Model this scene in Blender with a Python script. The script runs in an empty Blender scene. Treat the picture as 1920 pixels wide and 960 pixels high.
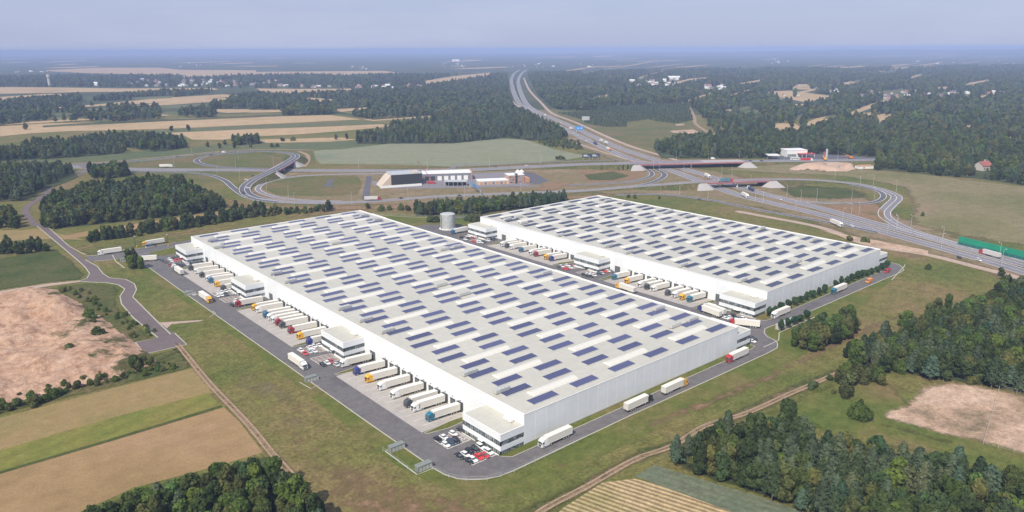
import bpy, math, random
import numpy as np
from mathutils import Matrix, Vector
random.seed(7); RNG = np.random.default_rng(7)
sc = bpy.context.scene
COL = sc.collection
PI = math.pi
# ------------------------------------------------------------------ camera
F, PITCH, ROLL, YAW = 1412.7046, 0.2688, -0.0045, 0.8640
CX, CY, CAMZ = 960.0, 480.0, 150.0
fw = Vector((math.cos(PITCH)*math.cos(YAW), math.cos(PITCH)*math.sin(YAW), -math.sin(PITCH)))
r0 = fw.cross(Vector((0, 0, 1))).normalized(); u0 = r0.cross(fw)
rt = math.cos(ROLL)*r0 + math.sin(ROLL)*u0
up = -math.sin(ROLL)*r0 + math.cos(ROLL)*u0
cd = bpy.data.cameras.new('camera'); cam = bpy.data.objects.new('camera', cd); COL.objects.link(cam)
cam.matrix_world = Matrix(((rt.x, up.x, -fw.x, 0), (rt.y, up.y, -fw.y, 0), (rt.z, up.z, -fw.z, CAMZ), (0, 0, 0, 1)))
cd.sensor_width = 36; cd.lens = F/1920*36; cd.clip_start = 1; cd.clip_end = 120000
sc.camera = cam
# ------------------------------------------------------------------ light
SUN_TO = Vector((-0.93, -0.37, 0)).normalized(); SUN_EL = math.radians(47)
w = bpy.data.worlds.new('World'); sc.world = w; w.use_nodes = True
nt = w.node_tree; bg = nt.nodes['Background']; sky = nt.nodes.new('ShaderNodeTexSky')
sky.sky_type = 'NISHITA'; sky.sun_disc = False; sky.sun_elevation = SUN_EL
sky.sun_rotation = math.atan2(SUN_TO.x, SUN_TO.y); sky.altitude = 200
sky.air_density = 1.3; sky.dust_density = 0.8; sky.ozone_density = 3.5
mx = nt.nodes.new('ShaderNodeMix'); mx.data_type = 'RGBA'; mx.inputs['Factor'].default_value = .8; mx.inputs[7].default_value = (4.1, 4.8, 7.3, 1)
nt.links.new(sky.outputs[0], mx.inputs[6])
tcs = nt.nodes.new('ShaderNodeTexCoord'); mp = nt.nodes.new('ShaderNodeMapping'); mp.inputs['Scale'].default_value = (2.2, 2.2, 14)
cn = nt.nodes.new('ShaderNodeTexNoise'); cn.inputs['Scale'].default_value = 1.6; cn.inputs['Detail'].default_value = 5; cn.inputs['Roughness'].default_value = .55
nt.links.new(tcs.outputs['Generated'], mp.inputs[0]); nt.links.new(mp.outputs[0], cn.inputs['Vector'])
cr = nt.nodes.new('ShaderNodeValToRGB'); cr.color_ramp.elements[0].position = .45; cr.color_ramp.elements[0].color = (0, 0, 0, 1); cr.color_ramp.elements[1].position = .8; cr.color_ramp.elements[1].color = (.35, .35, .35, 1)
nt.links.new(cn.outputs['Fac'], cr.inputs[0]); m2 = nt.nodes.new('ShaderNodeMix'); m2.data_type = 'RGBA'; nt.links.new(cr.outputs[0], m2.inputs['Factor'])
nt.links.new(mx.outputs[2], m2.inputs[6]); m2.inputs[7].default_value = (6.3, 6.5, 8.3, 1); nt.links.new(m2.outputs[2], bg.inputs[0]); bg.inputs[1].default_value = 0.10
sd = bpy.data.lights.new('sun', 'SUN'); sun = bpy.data.objects.new('sun', sd); COL.objects.link(sun)
sd.energy = 4.9; sd.angle = math.radians(0.55); sd.color = (1, 0.925, 0.78)
dirv = Vector((SUN_TO.x*math.cos(SUN_EL), SUN_TO.y*math.cos(SUN_EL), math.sin(SUN_EL)))
sun.rotation_euler = dirv.to_track_quat('Z', 'Y').to_euler()
sun.location = (0, 0, 400)
sc.view_settings.view_transform = 'Standard'; sc.view_settings.look = 'None'
sc.view_settings.exposure = 0.08; sc.view_settings.gamma = 1
sc.render.engine = 'CYCLES'
HAZE_D = 1.1e-4; HAZE_C = (0.42, 0.53, 0.86)
# ------------------------------------------------------------------ site frame
AX, AY, AL, AW = 175.75, 198.95, 383.0, 145.3
BX, BY, BL, BW = 383.24, 220.27, 269.6, 145.2
H = 12.85
def zg(x, y):
    for bx, by, L in ((AX, AY, AL), (BX, BY, BL)):
        if bx-25 <= x <= bx+.01 and by+26 <= y <= by+L: return -1.2*(x-bx+25)/25
    return 0.0
def at(px, py, z=0.0):
    d = fw*F+rt*(px-CX)-up*(py-CY); t = (z-CAMZ)/d.z
    return Vector((d.x*t, d.y*t, z))
def atg(px, py, dz=0.0):
    z = 0
    for _ in range(6):
        p = at(px, py, z+dz); z = zg(p.x, p.y)
    return Vector((p.x, p.y, z))
FWn, RTn, UPn = np.array(fw), np.array(rt), np.array(up)
def projn(P):
    d = P-np.array([0, 0, CAMZ]); zz = d@FWn
    return CX+F*(d@RTn)/zz, CY-F*(d@UPn)/zz, zz
# ------------------------------------------------------------------ materials
def newmat(name):
    m = bpy.data.materials.new(name); m.use_nodes = True
    n = m.node_tree.nodes; b = n['Principled BSDF']
    return m, n, m.node_tree.links, b
def pos(n, l, obj=False):
    if obj:
        t = n.new('ShaderNodeTexCoord'); return t.outputs['Object']
    g = n.new('ShaderNodeNewGeometry'); return g.outputs['Position']
def noise(n, l, src, scale, detail=4, rough=.6):
    t = n.new('ShaderNodeTexNoise'); t.inputs['Scale'].default_value = scale
    t.inputs['Detail'].default_value = detail; t.inputs['Roughness'].default_value = rough
    l.new(src, t.inputs['Vector']); return t.outputs['Fac']
def ramp(n, l, fac, stops):
    r = n.new('ShaderNodeValToRGB'); l.new(fac, r.inputs[0]); e = r.color_ramp.elements
    while len(e) < len(stops): e.new(.5)
    for i, (p, c) in enumerate(stops):
        e[i].position = p; e[i].color = (c[0], c[1], c[2], 1) if not isinstance(c, (int, float)) else (c, c, c, 1)
    return r.outputs[0]
def mix(n, l, fac, a, b, mode='MIX'):
    x = n.new('ShaderNodeMix'); x.data_type = 'RGBA'; x.blend_type = mode
    for s, v in ((x.inputs['Factor'], fac), (x.inputs[6], a), (x.inputs[7], b)):
        if isinstance(v, (int, float)): s.default_value = v
        elif isinstance(v, tuple): s.default_value = (*v, 1)
        else: l.new(v, s)
    return x.outputs[2]
def math_(n, l, op, a, b=None):
    x = n.new('ShaderNodeMath'); x.operation = op
    for s, v in ((x.inputs[0], a), (x.inputs[1], b)):
        if v is None: continue
        if isinstance(v, (int, float)): s.default_value = v
        else: l.new(v, s)
    return x.outputs[0]
def M(name, col, rough=.55, metal=0.0, var=.06, scale=1.5, spec=.5):
    m, n, l, b = newmat(name)
    f = noise(n, l, pos(n, l, True), scale)
    c = ramp(n, l, f, [(.3, tuple(v*(1-var) for v in col)), (.7, tuple(min(1, v*(1+var)) for v in col))])
    l.new(c, b.inputs['Base Color']); b.inputs['Roughness'].default_value = rough
    b.inputs['Metallic'].default_value = metal; b.inputs['Specular IOR Level'].default_value = spec
    return m
def GM(name, cols, big=60, small=1.2, rough=.95, contrast=.25, rows=None, mid=None, spec=.1, bump=0.0):
    """ground: large patches through 3 colours, mid and fine speckle, optional crop rows (angle, spacing, strength)"""
    m, n, l, b = newmat(name); P = pos(n, l)
    f = noise(n, l, P, 1/big, 6, .62)
    k = len(cols)
    c = ramp(n, l, f, [(.32+.36*i/max(1, k-1), cc) for i, cc in enumerate(cols)])
    f2 = noise(n, l, P, 1/(mid or big*.12), 5, .7)
    c = mix(n, l, 1.0, c, ramp(n, l, f2, [(.3, 1-contrast), (.7, 1+contrast*.6)]), 'MULTIPLY')
    f3 = noise(n, l, P, 1/small, 3, .7)
    c = mix(n, l, 1.0, c, ramp(n, l, f3, [(.3, 1-contrast*.9), (.7, 1+contrast*.7)]), 'MULTIPLY')
    if rows:
        ang, sp, st = rows
        sx = n.new('ShaderNodeSeparateXYZ'); l.new(P, sx.inputs[0])
        a = math_(n, l, 'MULTIPLY', sx.outputs[0], math.cos(ang)/sp*2*PI)
        bb = math_(n, l, 'MULTIPLY', sx.outputs[1], math.sin(ang)/sp*2*PI)
        wob = math_(n, l, 'MULTIPLY', noise(n, l, P, .03, 2), 5.0)
        s = math_(n, l, 'SINE', math_(n, l, 'ADD', math_(n, l, 'ADD', a, bb), wob))
        c = mix(n, l, 1.0, c, ramp(n, l, math_(n, l, 'MULTIPLY_ADD', s, .5), [(.2, 1-st), (.8, 1+st*.5)]), 'MULTIPLY')
    l.new(c, b.inputs['Base Color']); b.inputs['Roughness'].default_value = rough
    b.inputs['Specular IOR Level'].default_value = spec
    if bump:
        bp = n.new('ShaderNodeBump'); bp.inputs['Strength'].default_value = .7; bp.inputs['Distance'].default_value = bump
        l.new(f3, bp.inputs['Height']); l.new(bp.outputs[0], b.inputs['Normal'])
    return m
def leafmat(name, c, tint=.42):
    m, n, l, b = newmat(name)
    oi = n.new('ShaderNodeObjectInfo')
    f = noise(n, l, pos(n, l, True), .6, 3)
    c1 = ramp(n, l, oi.outputs['Random'], [(0, tuple(v*(1-tint) for v in c)), (.45, c), (.75, (c[0]*1.35, c[1]*1.15, c[2]*1.0)), (1, (c[0]*.85, c[1]*1.1, c[2]*1.35))])
    c2 = mix(n, l, 1.0, c1, ramp(n, l, f, [(.35, .75), (.65, 1.3)]), 'MULTIPLY')
    l.new(c2, b.inputs['Base Color']); b.inputs['Roughness'].default_value = .7
    b.inputs['Specular IOR Level'].default_value = .12
    tl = n.new('ShaderNodeBsdfTranslucent'); l.new(c2, tl.inputs[0]); ms = n.new('ShaderNodeMixShader'); ms.inputs[0].default_value = .3
    l.new(b.outputs[0], ms.inputs[1]); l.new(tl.outputs[0], ms.inputs[2]); l.new(ms.outputs[0], n['Material Output'].inputs['Surface'])
    return m
MT = {}
MT['grass'] = GM('grass_ground', [(.098, .125, .028), (.155, .145, .045), (.215, .152, .075)], big=70, small=1.5, contrast=.36, mid=6, bump=.4)
MT['lawn'] = GM('lawn', [(.082, .120, .024), (.125, .135, .034), (.18, .138, .060)], big=40, small=1.2, contrast=.27, mid=5, bump=.25)
MT['verge'] = GM('verge', [(.09, .115, .03), (.13, .125, .045), (.18, .13, .065)], big=60, small=2, contrast=.25)
MT['dry_meadow'] = GM('dry_meadow', [(.155, .15, .06), (.20, .175, .085), (.24, .185, .11)], big=90, small=3, contrast=.22)
MT['dry_soil'] = GM('dry_soil', [(.25, .18, .115), (.19, .155, .075), (.29, .21, .145)], big=60, small=3, contrast=.25)
MT['rough'] = GM('rough_grass', [(.06, .085, .025), (.10, .105, .035), (.16, .12, .06)], big=25, small=1.3, contrast=.4, bump=.4)
MT['dark_grass'] = GM('dark_grass', [(.05, .075, .02), (.075, .09, .028), (.10, .10, .04)], big=30, small=1.5, contrast=.3)
MT['wheat'] = GM('wheat', [(.24, .165, .075), (.30, .20, .10), (.34, .215, .13)], big=70, small=1.0, contrast=.16, bump=.2)
MT['wheat_green'] = GM('wheat_green', [(.21, .175, .07), (.26, .195, .085), (.29, .2, .10)], big=40, small=1.0, contrast=.16, bump=.2)
MT['hay'] = GM('hay', [(.14, .16, .035), (.18, .18, .045), (.20, .17, .05)], big=25, small=1.2, contrast=.2, rows=(1.95, 9, .08))
MT['far_wheat'] = GM('far_wheat', [(.36, .26, .14), (.43, .31, .18), (.33, .24, .12)], big=240, small=12, contrast=.14)
MT['far_green'] = GM('far_green', [(.085, .115, .05), (.11, .125, .055), (.14, .13, .065)], big=200, small=10, contrast=.15)
MT['pale_field'] = GM('pale_field', [(.175, .195, .12), (.22, .228, .145), (.20, .208, .125)], big=120, small=6, contrast=.10, rows=(.9, 26, .05))
MT['stubble'] = GM('stubble', [(.34, .25, .13), (.42, .31, .17), (.30, .25, .11)], big=30, small=1.0, contrast=.25, rows=(.28, 2.3, .42))
MT['cabbage'] = GM('cabbage', [(.11, .14, .085), (.14, .16, .10), (.13, .13, .085)], big=30, small=1.4, contrast=.25, rows=(.28, 3.5, .08))
MT['sand'] = GM('sand', [(.38, .26, .18), (.48, .34, .25), (.54, .41, .31)], big=28, small=.9, contrast=.16, mid=5, bump=.4)
MT['sandlot'] = GM('sandlot', [(.20, .155, .095), (.42, .29, .20), (.52, .375, .275), (.33, .24, .16)], big=34, small=1.2, contrast=.32, mid=5, bump=.2)
MT['reddirt'] = GM('reddirt', [(.20, .135, .070), (.25, .16, .095), (.15, .125, .052)], big=30, small=2, contrast=.25)
MT['track'] = GM('track', [(.30, .21, .14), (.36, .25, .17), (.25, .19, .11)], big=15, small=1.0, contrast=.25)
MT['pinktrack'] = GM('pinktrack', [(.36, .27, .22), (.42, .32, .26), (.38, .28, .2)], big=25, small=2, contrast=.12)
MT['asphalt'] = GM('asphalt', [(.115, .108, .108), (.15, .14, .138), (.13, .122, .121)], big=18, small=.6, contrast=.22, mid=3, rough=.8, spec=.3)
MT['brown_asphalt'] = GM('brown_asphalt', [(.135, .108, .108), (.155, .124, .122), (.145, .116, .114)], big=30, small=.8, contrast=.10, rough=.85, spec=.2)
MT['highway'] = GM('highway', [(.185, .175, .19), (.22, .205, .215), (.20, .19, .205)], big=60, small=4, contrast=.08, rough=.85, spec=.2)
MT['dark_road'] = GM('dark_road', [(.10, .10, .115), (.125, .12, .135)], big=60, small=4, contrast=.08, rough=.85, spec=.2)
MT['concrete'] = GM('concrete', [(.36, .33, .295), (.42, .385, .345), (.39, .36, .32)], big=22, small=1, contrast=.10, mid=4, rough=.85, spec=.2)
MT['paver'] = GM('paver', [(.24, .20, .18), (.28, .235, .21)], big=6, small=.5, contrast=.12)
MT['kerb'] = M('kerb', (.42, .395, .33), .85, var=.1, scale=.3)
MT['paint'] = M('road_paint', (.75, .75, .73), .7)
def cladmat():
    m, n, l, b = newmat('white_cladding'); P = pos(n, l)
    mp_ = n.new('ShaderNodeMapping'); mp_.inputs['Scale'].default_value = (.03, .03, .9); l.new(P, mp_.inputs[0])
    f = noise(n, l, mp_.outputs[0], 1.0, 5, .7); c = ramp(n, l, f, [(.3, (.73, .75, .765)), (.7, (.78, .80, .815))])  # long faint bands: the wall's mottled reflections put into the base colour
    sx = n.new('ShaderNodeSeparateXYZ'); l.new(P, sx.inputs[0])
    s_ = math_(n, l, 'LESS_THAN', math_(n, l, 'FRACT', math_(n, l, 'MULTIPLY', sx.outputs[2], 1/1.15)), .07)
    c = mix(n, l, math_(n, l, 'MULTIPLY', s_, .28), c, (.58, .59, .59)); f2 = noise(n, l, P, .12, 4)
    c = mix(n, l, 1.0, c, ramp(n, l, f2, [(.3, .95), (.7, 1.03)]), 'MULTIPLY')
    l.new(c, b.inputs['Base Color']); b.inputs['Roughness'].default_value = .42; return m
MT['clad'] = cladmat()
MT['joint'] = M('cladding_joint', (.75, .765, .78), .4, var=.02)
MT['trim'] = M('white_trim', (.78, .78, .75), .4, var=.02)
MT['skylight'] = M('skylight_sheet', (.64, .62, .545), .35, var=.03)
MT['steel'] = M('galvanised_steel', (.58, .59, .57), .38, .35, var=.2, scale=.6)
MT['hvac'] = M('hvac_casing', (.52, .52, .49), .5, .2, var=.12, scale=.8)
MT['dark'] = M('dark_rubber', (.035, .037, .04), .7)
MT['dockgrey'] = M('dock_frame', (.055, .06, .065), .6)
MT['doorgrey'] = M('dock_door', (.12, .135, .14), .5, var=.1)
MT['frame'] = M('window_frame', (.045, .055, .06), .4)
MT['chassis'] = M('chassis', (.05, .045, .045), .6)
MT['trailer'] = M('trailer_panel', (.72, .69, .62), .45, var=.04, scale=.6)
MT['trailer_grey'] = M('trailer_grey', (.55, .53, .50), .5, var=.04)
MT['trailer_teal'] = M('trailer_teal', (.08, .2, .26), .5, var=.04)
MT['trailer_navy'] = M('trailer_navy', (.05, .07, .15), .5, var=.04)
MT['concrete_wall'] = M('concrete_wall', (.36, .34, .325), .85, var=.08, scale=.3)
MT['redsteel'] = M('red_steel', (.33, .12, .13), .5)
MT['green_barrier'] = M('green_barrier', (.01, .26, .15), .45, var=.1, scale=.1)
MT['green_barrier_low'] = M('green_barrier_low', (.02, .12, .12), .5, var=.15, scale=.2)
MT['rooftile'] = M('roof_tile', (.30, .10, .08), .8, var=.15)
MT['houseroof_dark'] = M('dark_roof_tile', (.16, .12, .12), .8, var=.15)
MT['housewall'] = M('house_wall', (.50, .47, .42), .8, var=.05)
MT['bark'] = M('bark', (.16, .12, .09), .9, var=.3, scale=2)
MT['bark_pale'] = M('pale_bark', (.42, .38, .33), .9, var=.3, scale=2)
MT['pv'] = None
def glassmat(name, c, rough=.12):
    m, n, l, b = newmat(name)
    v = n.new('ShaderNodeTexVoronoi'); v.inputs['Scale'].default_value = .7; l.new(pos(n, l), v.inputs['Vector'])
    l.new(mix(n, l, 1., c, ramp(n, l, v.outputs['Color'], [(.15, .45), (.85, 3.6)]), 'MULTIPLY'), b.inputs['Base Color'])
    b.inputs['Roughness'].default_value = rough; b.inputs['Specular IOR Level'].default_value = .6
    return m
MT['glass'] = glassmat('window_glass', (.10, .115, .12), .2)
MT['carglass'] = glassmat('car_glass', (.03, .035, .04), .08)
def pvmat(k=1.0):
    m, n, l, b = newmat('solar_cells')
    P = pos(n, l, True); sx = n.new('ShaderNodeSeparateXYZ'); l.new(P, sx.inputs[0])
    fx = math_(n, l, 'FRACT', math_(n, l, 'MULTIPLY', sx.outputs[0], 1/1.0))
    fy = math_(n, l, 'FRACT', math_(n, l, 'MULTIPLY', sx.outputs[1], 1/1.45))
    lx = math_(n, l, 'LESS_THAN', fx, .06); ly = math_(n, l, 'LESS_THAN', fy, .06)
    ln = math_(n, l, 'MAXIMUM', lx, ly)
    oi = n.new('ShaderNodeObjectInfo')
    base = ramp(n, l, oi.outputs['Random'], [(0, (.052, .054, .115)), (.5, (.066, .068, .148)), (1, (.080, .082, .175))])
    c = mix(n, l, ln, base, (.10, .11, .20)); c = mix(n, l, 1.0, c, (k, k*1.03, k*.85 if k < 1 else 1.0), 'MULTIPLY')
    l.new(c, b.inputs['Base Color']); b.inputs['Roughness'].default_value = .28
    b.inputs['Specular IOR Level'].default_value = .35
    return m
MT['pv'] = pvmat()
MT['pv_dark'] = pvmat(.62)  # darker copy for the shorter roof: its duller reflection is put into the colour
def roofmat():
    m, n, l, b = newmat('roof_sheet'); P = pos(n, l)
    f = noise(n, l, P, .02, 5); c = ramp(n, l, f, [(.3, (.455, .438, .372)), (.7, (.51, .492, .42))])
    sx = n.new('ShaderNodeSeparateXYZ'); l.new(P, sx.inputs[0])
    s = math_(n, l, 'LESS_THAN', math_(n, l, 'FRACT', math_(n, l, 'MULTIPLY', sx.outputs[1], 1/2.25)), .10)
    c = mix(n, l, math_(n, l, 'MULTIPLY', s, .35), c, (.40, .40, .38))
    s2 = math_(n, l, 'LESS_THAN', math_(n, l, 'FRACT', math_(n, l, 'MULTIPLY', sx.outputs[0], 1/12.0)), .018)
    c = mix(n, l, math_(n, l, 'MULTIPLY', s2, .4), c, (.40, .40, .38))
    mp_ = n.new('ShaderNodeMapping'); mp_.inputs['Scale'].default_value = (.02, .45, 1); l.new(P, mp_.inputs[0])
    f5 = noise(n, l, mp_.outputs[0], 1.0, 4, .7); c = mix(n, l, 1.0, c, ramp(n, l, f5, [(.3, .955), (.7, 1.035)]), 'MULTIPLY')
    f4 = noise(n, l, P, .35, 4); c = mix(n, l, 1.0, c, ramp(n, l, f4, [(.3, .95), (.7, 1.04)]), 'MULTIPLY')
    l.new(c, b.inputs['Base Color']); b.inputs['Roughness'].default_value = .55
    return m
MT['roof'] = roofmat()
def paint(name, c): 
    m = M('paint_'+name, c, .3, var=.03); MT[name] = m
for nm, c in dict(white=(.80, .80, .78), yellow=(.80, .42, .03), red=(.45, .035, .04), dark_red=(.30, .03, .04), navy=(.04, .05, .22), blue=(.05, .16, .27),
                  teal=(.03, .17, .26), charcoal=(.075, .085, .09), black=(.015, .016, .02), dark_blue=(.03, .05, .10), grey=(.25, .26, .27), orange=(.80, .25, .02),
                  silver=(.5, .52, .52), bright_red=(.65, .03, .03)).items(): paint(nm, c)
# ------------------------------------------------------------------ mesh builder
class MB:
    def __init__(s): s.v = []; s.f = []; s.m = []; s.mi = 0
    def add(s, vs, fs):
        o = len(s.v); s.v += [tuple(x) for x in vs]; s.f += [tuple(i+o for i in f) for f in fs]; s.m += [s.mi]*len(fs); return s
    def box(s, x0, x1, y0, y1, z0, z1, top=None):
        t = top or (x0, x1, y0, y1)
        return s.add([(x0, y0, z0), (x1, y0, z0), (x1, y1, z0), (x0, y1, z0), (t[0], t[2], z1), (t[1], t[2], z1), (t[1], t[3], z1), (t[0], t[3], z1)],
                     [(0, 3, 2, 1), (4, 5, 6, 7), (0, 1, 5, 4), (1, 2, 6, 5), (2, 3, 7, 6), (3, 0, 4, 7)])
    def prism(s, pts, z0, z1, bottom=False):
        n = len(pts); a = sum(pts[i][0]*pts[(i+1) % n][1]-pts[(i+1) % n][0]*pts[i][1] for i in range(n))
        if a < 0: pts = pts[::-1]
        vs = [(p[0], p[1], z0) for p in pts]+[(p[0], p[1], z1) for p in pts]
        fs = [tuple(range(n, 2*n))]+[(i, (i+1) % n, n+(i+1) % n, n+i) for i in range(n)]
        if bottom: fs.append(tuple(range(n-1, -1, -1)))
        return s.add(vs, fs)
    def xprism(s, prof, y0, y1):
        """side profile [(x,z)] extruded in y"""
        n = len(prof); vs = [(p[0], y0, p[1]) for p in prof]+[(p[0], y1, p[1]) for p in prof]
        return s.add(vs, [tuple(range(n)), tuple(range(2*n-1, n-1, -1))]+[(i, n+i, n+(i+1) % n, (i+1) % n) for i in range(n)])
    def cyl(s, c, r, h, axis='z', n=12, r2=None):
        r2 = r if r2 is None else r2; vs = []
        for k, (rr, hh) in enumerate(((r, 0), (r2, h))):
            for i in range(n):
                a = 2*PI*i/n; p, q = rr*math.cos(a), rr*math.sin(a)
                vs.append({'z': (c[0]+p, c[1]+q, c[2]+hh), 'y': (c[0]+p, c[1]+hh, c[2]+q), 'x': (c[0]+hh, c[1]+p, c[2]+q)}[axis])
        fs = [(i, (i+1) % n, n+(i+1) % n, n+i) for i in range(n)]+[tuple(range(n))[::-1], tuple(range(n, 2*n))]
        return s.add(vs, fs)
    def tube(s, a, b, r, n=6, r2=None):
        a, b = Vector(a), Vector(b); d = (b-a).normalized(); e = d.cross(Vector((0, 0, 1)))
        if e.length < .1: e = d.cross(Vector((1, 0, 0)))
        e.normalize(); g = d.cross(e); r2 = r if r2 is None else r2
        vs = [p+(e*math.cos(2*PI*i/n)+g*math.sin(2*PI*i/n))*rr for p, rr in ((a, r), (b, r2)) for i in range(n)]
        return s.add(vs, [(i, (i+1) % n, n+(i+1) % n, n+i) for i in range(n)]+[tuple(range(n)), tuple(range(n, 2*n))])
    def build(s, name, mats, parent=None, smooth=False):
        me = bpy.data.meshes.new(name); me.from_pydata(s.v, [], s.f)
        if not isinstance(mats, (list, tuple)): mats = [mats]
        for m in mats: me.materials.append(MT[m] if isinstance(m, str) else m)
        if len(mats) > 1: me.polygons.foreach_set('material_index', s.m)
        if smooth: me.polygons.foreach_set('use_smooth', [True]*len(me.polygons))
        me.update(); o = bpy.data.objects.new(name, me); COL.objects.link(o)
        if parent: o.parent = parent
        return o
def tag(o, label=None, cat=None, group=None, kind=None):
    if label: o['label'] = label
    if cat: o['category'] = cat
    if group: o['group'] = group
    if kind: o['kind'] = kind
    return o
def empty(name, label, cat, loc=(0, 0, 0), rz=0, group=None):
    o = bpy.data.objects.new(name, None); COL.objects.link(o); o.location = loc; o.rotation_euler = (0, 0, rz)
    o.empty_display_size = .5
    return tag(o, label, cat, group)
def kids(o): return KID.get(o.name, None) or list(o.children)
KID = {}
def copy_tree(o, parent=None):
    c = o.copy(); COL.objects.link(c)
    if parent: c.parent = parent
    for ch in list(o.children): copy_tree(ch, c)
    return c
def orient(o, p, heading, pitch_ok=True):
    """local +x along heading (2D), resting on the ground slope"""
    h = Vector((heading[0], heading[1], 0)).normalized()
    e = 4.0; zs = (zg(p.x+h.x*e, p.y+h.y*e)-zg(p.x-h.x*e, p.y-h.y*e))/(2*e) if pitch_ok else 0
    if abs(zs) > .08: zs = 0
    X = Vector((h.x, h.y, zs)).normalized(); Y = Vector((-h.y, h.x, 0)); 
    zt = (zg(p.x+Y.x*2, p.y+Y.y*2)-zg(p.x-Y.x*2, p.y-Y.y*2))/4
    if abs(zt) > .08: zt = 0
    Y = Vector((Y.x, Y.y, zt)).normalized(); Z = X.cross(Y).normalized(); Y = Z.cross(X)
    o.matrix_world = Matrix(((X.x, Y.x, Z.x, p.x), (X.y, Y.y, Z.y, p.y), (X.z, Y.z, Z.z, p.z), (0, 0, 0, 1)))
ORD = ['first', 'second', 'third', 'fourth', 'fifth', 'sixth', 'seventh', 'eighth', 'ninth', 'tenth', 'eleventh', 'twelfth', 'thirteenth', 'fourteenth', 'fifteenth', 'sixteenth', 'seventeenth', 'eighteenth', 'nineteenth', 'twentieth', 'twenty-first', 'twenty-second', 'twenty-third', 'twenty-fourth']
def ordn(i):
    if i < len(ORD): return ORD[i]
    t = ['twentieth', 'thirtieth', 'fortieth'][(i+1)//10-2]; d = (i+1) % 10
    return t if d == 0 else {2: 'twenty', 3: 'thirty', 4: 'forty'}[(i+1)//10]+'-'+ORD[d-1]
# ------------------------------------------------------------------ ground
R = 60000
gx = [-R, -2000, AX-25, AX, BX-25, BX, 3000, R]; gy = [-R, -2000, AY+26, AY+AL, BY+26, BY+BL, 3000, R]
gx.sort(); gy.sort(); b = MB(); idx = {}
for i, x in enumerate(gx):
    for j, y in enumerate(gy): idx[i, j] = len(b.v); b.v.append((x, y, 0))
for i in range(len(gx)-1):
    for j in range(len(gy)-1):
        mx, my = (gx[i]+gx[i+1])/2, (gy[j]+gy[j+1])/2
        if any(bx-25 < mx < bx and by+26 < my < by+L for bx, by, L in ((AX, AY, AL), (BX, BY, BL))): continue
        b.f.append((idx[i, j], idx[i+1, j], idx[i+1, j+1], idx[i, j+1])); b.m.append(0)
tag(b.build('ground', 'grass'), kind='structure')
def layer_z(d, lay): return lay*(.012+d*4e-5)
def smoothpts(P, n=4, closed=False):
    """Catmull-Rom"""
    out = []; N = len(P); rng = range(N) if closed else range(N-1)
    for i in rng:
        p0 = P[(i-1) % N] if closed or i > 0 else P[i]*2-P[i+1]
        p1, p2 = P[i], P[(i+1) % N]
        p3 = P[(i+2) % N] if closed or i+2 < N else P[i+1]*2-P[i]
        for k in range(n):
            t = k/n; out.append(.5*((2*p1)+(p2-p0)*t+(2*p0-5*p1+4*p2-p3)*t*t+(3*p1-p0-3*p2+p3)*t**3))
    if not closed: out.append(P[-1])
    return out
def patch(name, pts, mat, lay=1, world=False, smooth=False, kind='structure', jag=0):
    P = [Vector((p[0], p[1], 0)) if world else at(*p) for p in pts]
    if smooth: P = smoothpts(P, 4, True)
    if jag:
        Q = []
        for i in range(len(P)):
            a, c = P[i], P[(i+1) % len(P)]; L = (c-a).length; k = max(1, int(L/(jag*3)))
            for t in range(k):
                q = a+(c-a)*t/k
                if t: q = q+Vector((random.uniform(-jag, jag)*.5, random.uniform(-jag, jag)*.5, 0))
                Q.append(q)
        P = Q
    d = min((p.length for p in P)); z = layer_z(d, lay)
    b = MB(); n = len(P); a = sum(P[i].x*P[(i+1) % n].y-P[(i+1) % n].x*P[i].y for i in range(n))
    if a < 0: P = P[::-1]
    b.add([(p.x, p.y, z) for p in P], [tuple(range(n))])
    return tag(b.build(name, mat), kind=kind)
def ribbon(b, P, wl, wr, z=0.0, zs=None, closed=False):
    """flat strip along points"""
    n = len(P); L = []; Rr = []
    for i, p in enumerate(P):
        a = P[(i-1) % n] if closed or i > 0 else P[i]; c = P[(i+1) % n] if closed or i < n-1 else P[i]
        t = Vector((c.x-a.x, c.y-a.y, 0)).normalized(); nn = Vector((-t.y, t.x, 0)); zz = (zs[i] if zs else 0)+z
        L.append((p.x+nn.x*wl, p.y+nn.y*wl, zz)); Rr.append((p.x-nn.x*wr, p.y-nn.y*wr, zz))
    m = n if closed else n-1
    b.add(L+Rr, [(i, n+i, n+(i+1) % n, (i+1) % n) for i in range(m)])
def road(name, pts, width, mat, lay=2, lines=(), world=False, n=5, edge=True, dashes=None, zs=None):
    P = smoothpts([Vector((p[0], p[1], 0)) if world else at(*p) for p in pts], n)
    d = min(p.length for p in P); z = layer_z(d, lay)
    b = MB(); ribbon(b, P, width/2, width/2, z); o = tag(b.build(name, mat), kind='structure')
    if edge:
        lb = MB(); zz = z+layer_z(d, .5)
        for off in (-(width/2-.7), width/2-.7): ribbon(lb, P, off+.22, -off+.22, zz)
        for off in lines: ribbon(lb, P, off+.15, -off+.15, zz)
        m = tag(lb.build('road_marking', 'paint'), kind='structure')
    return P
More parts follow.
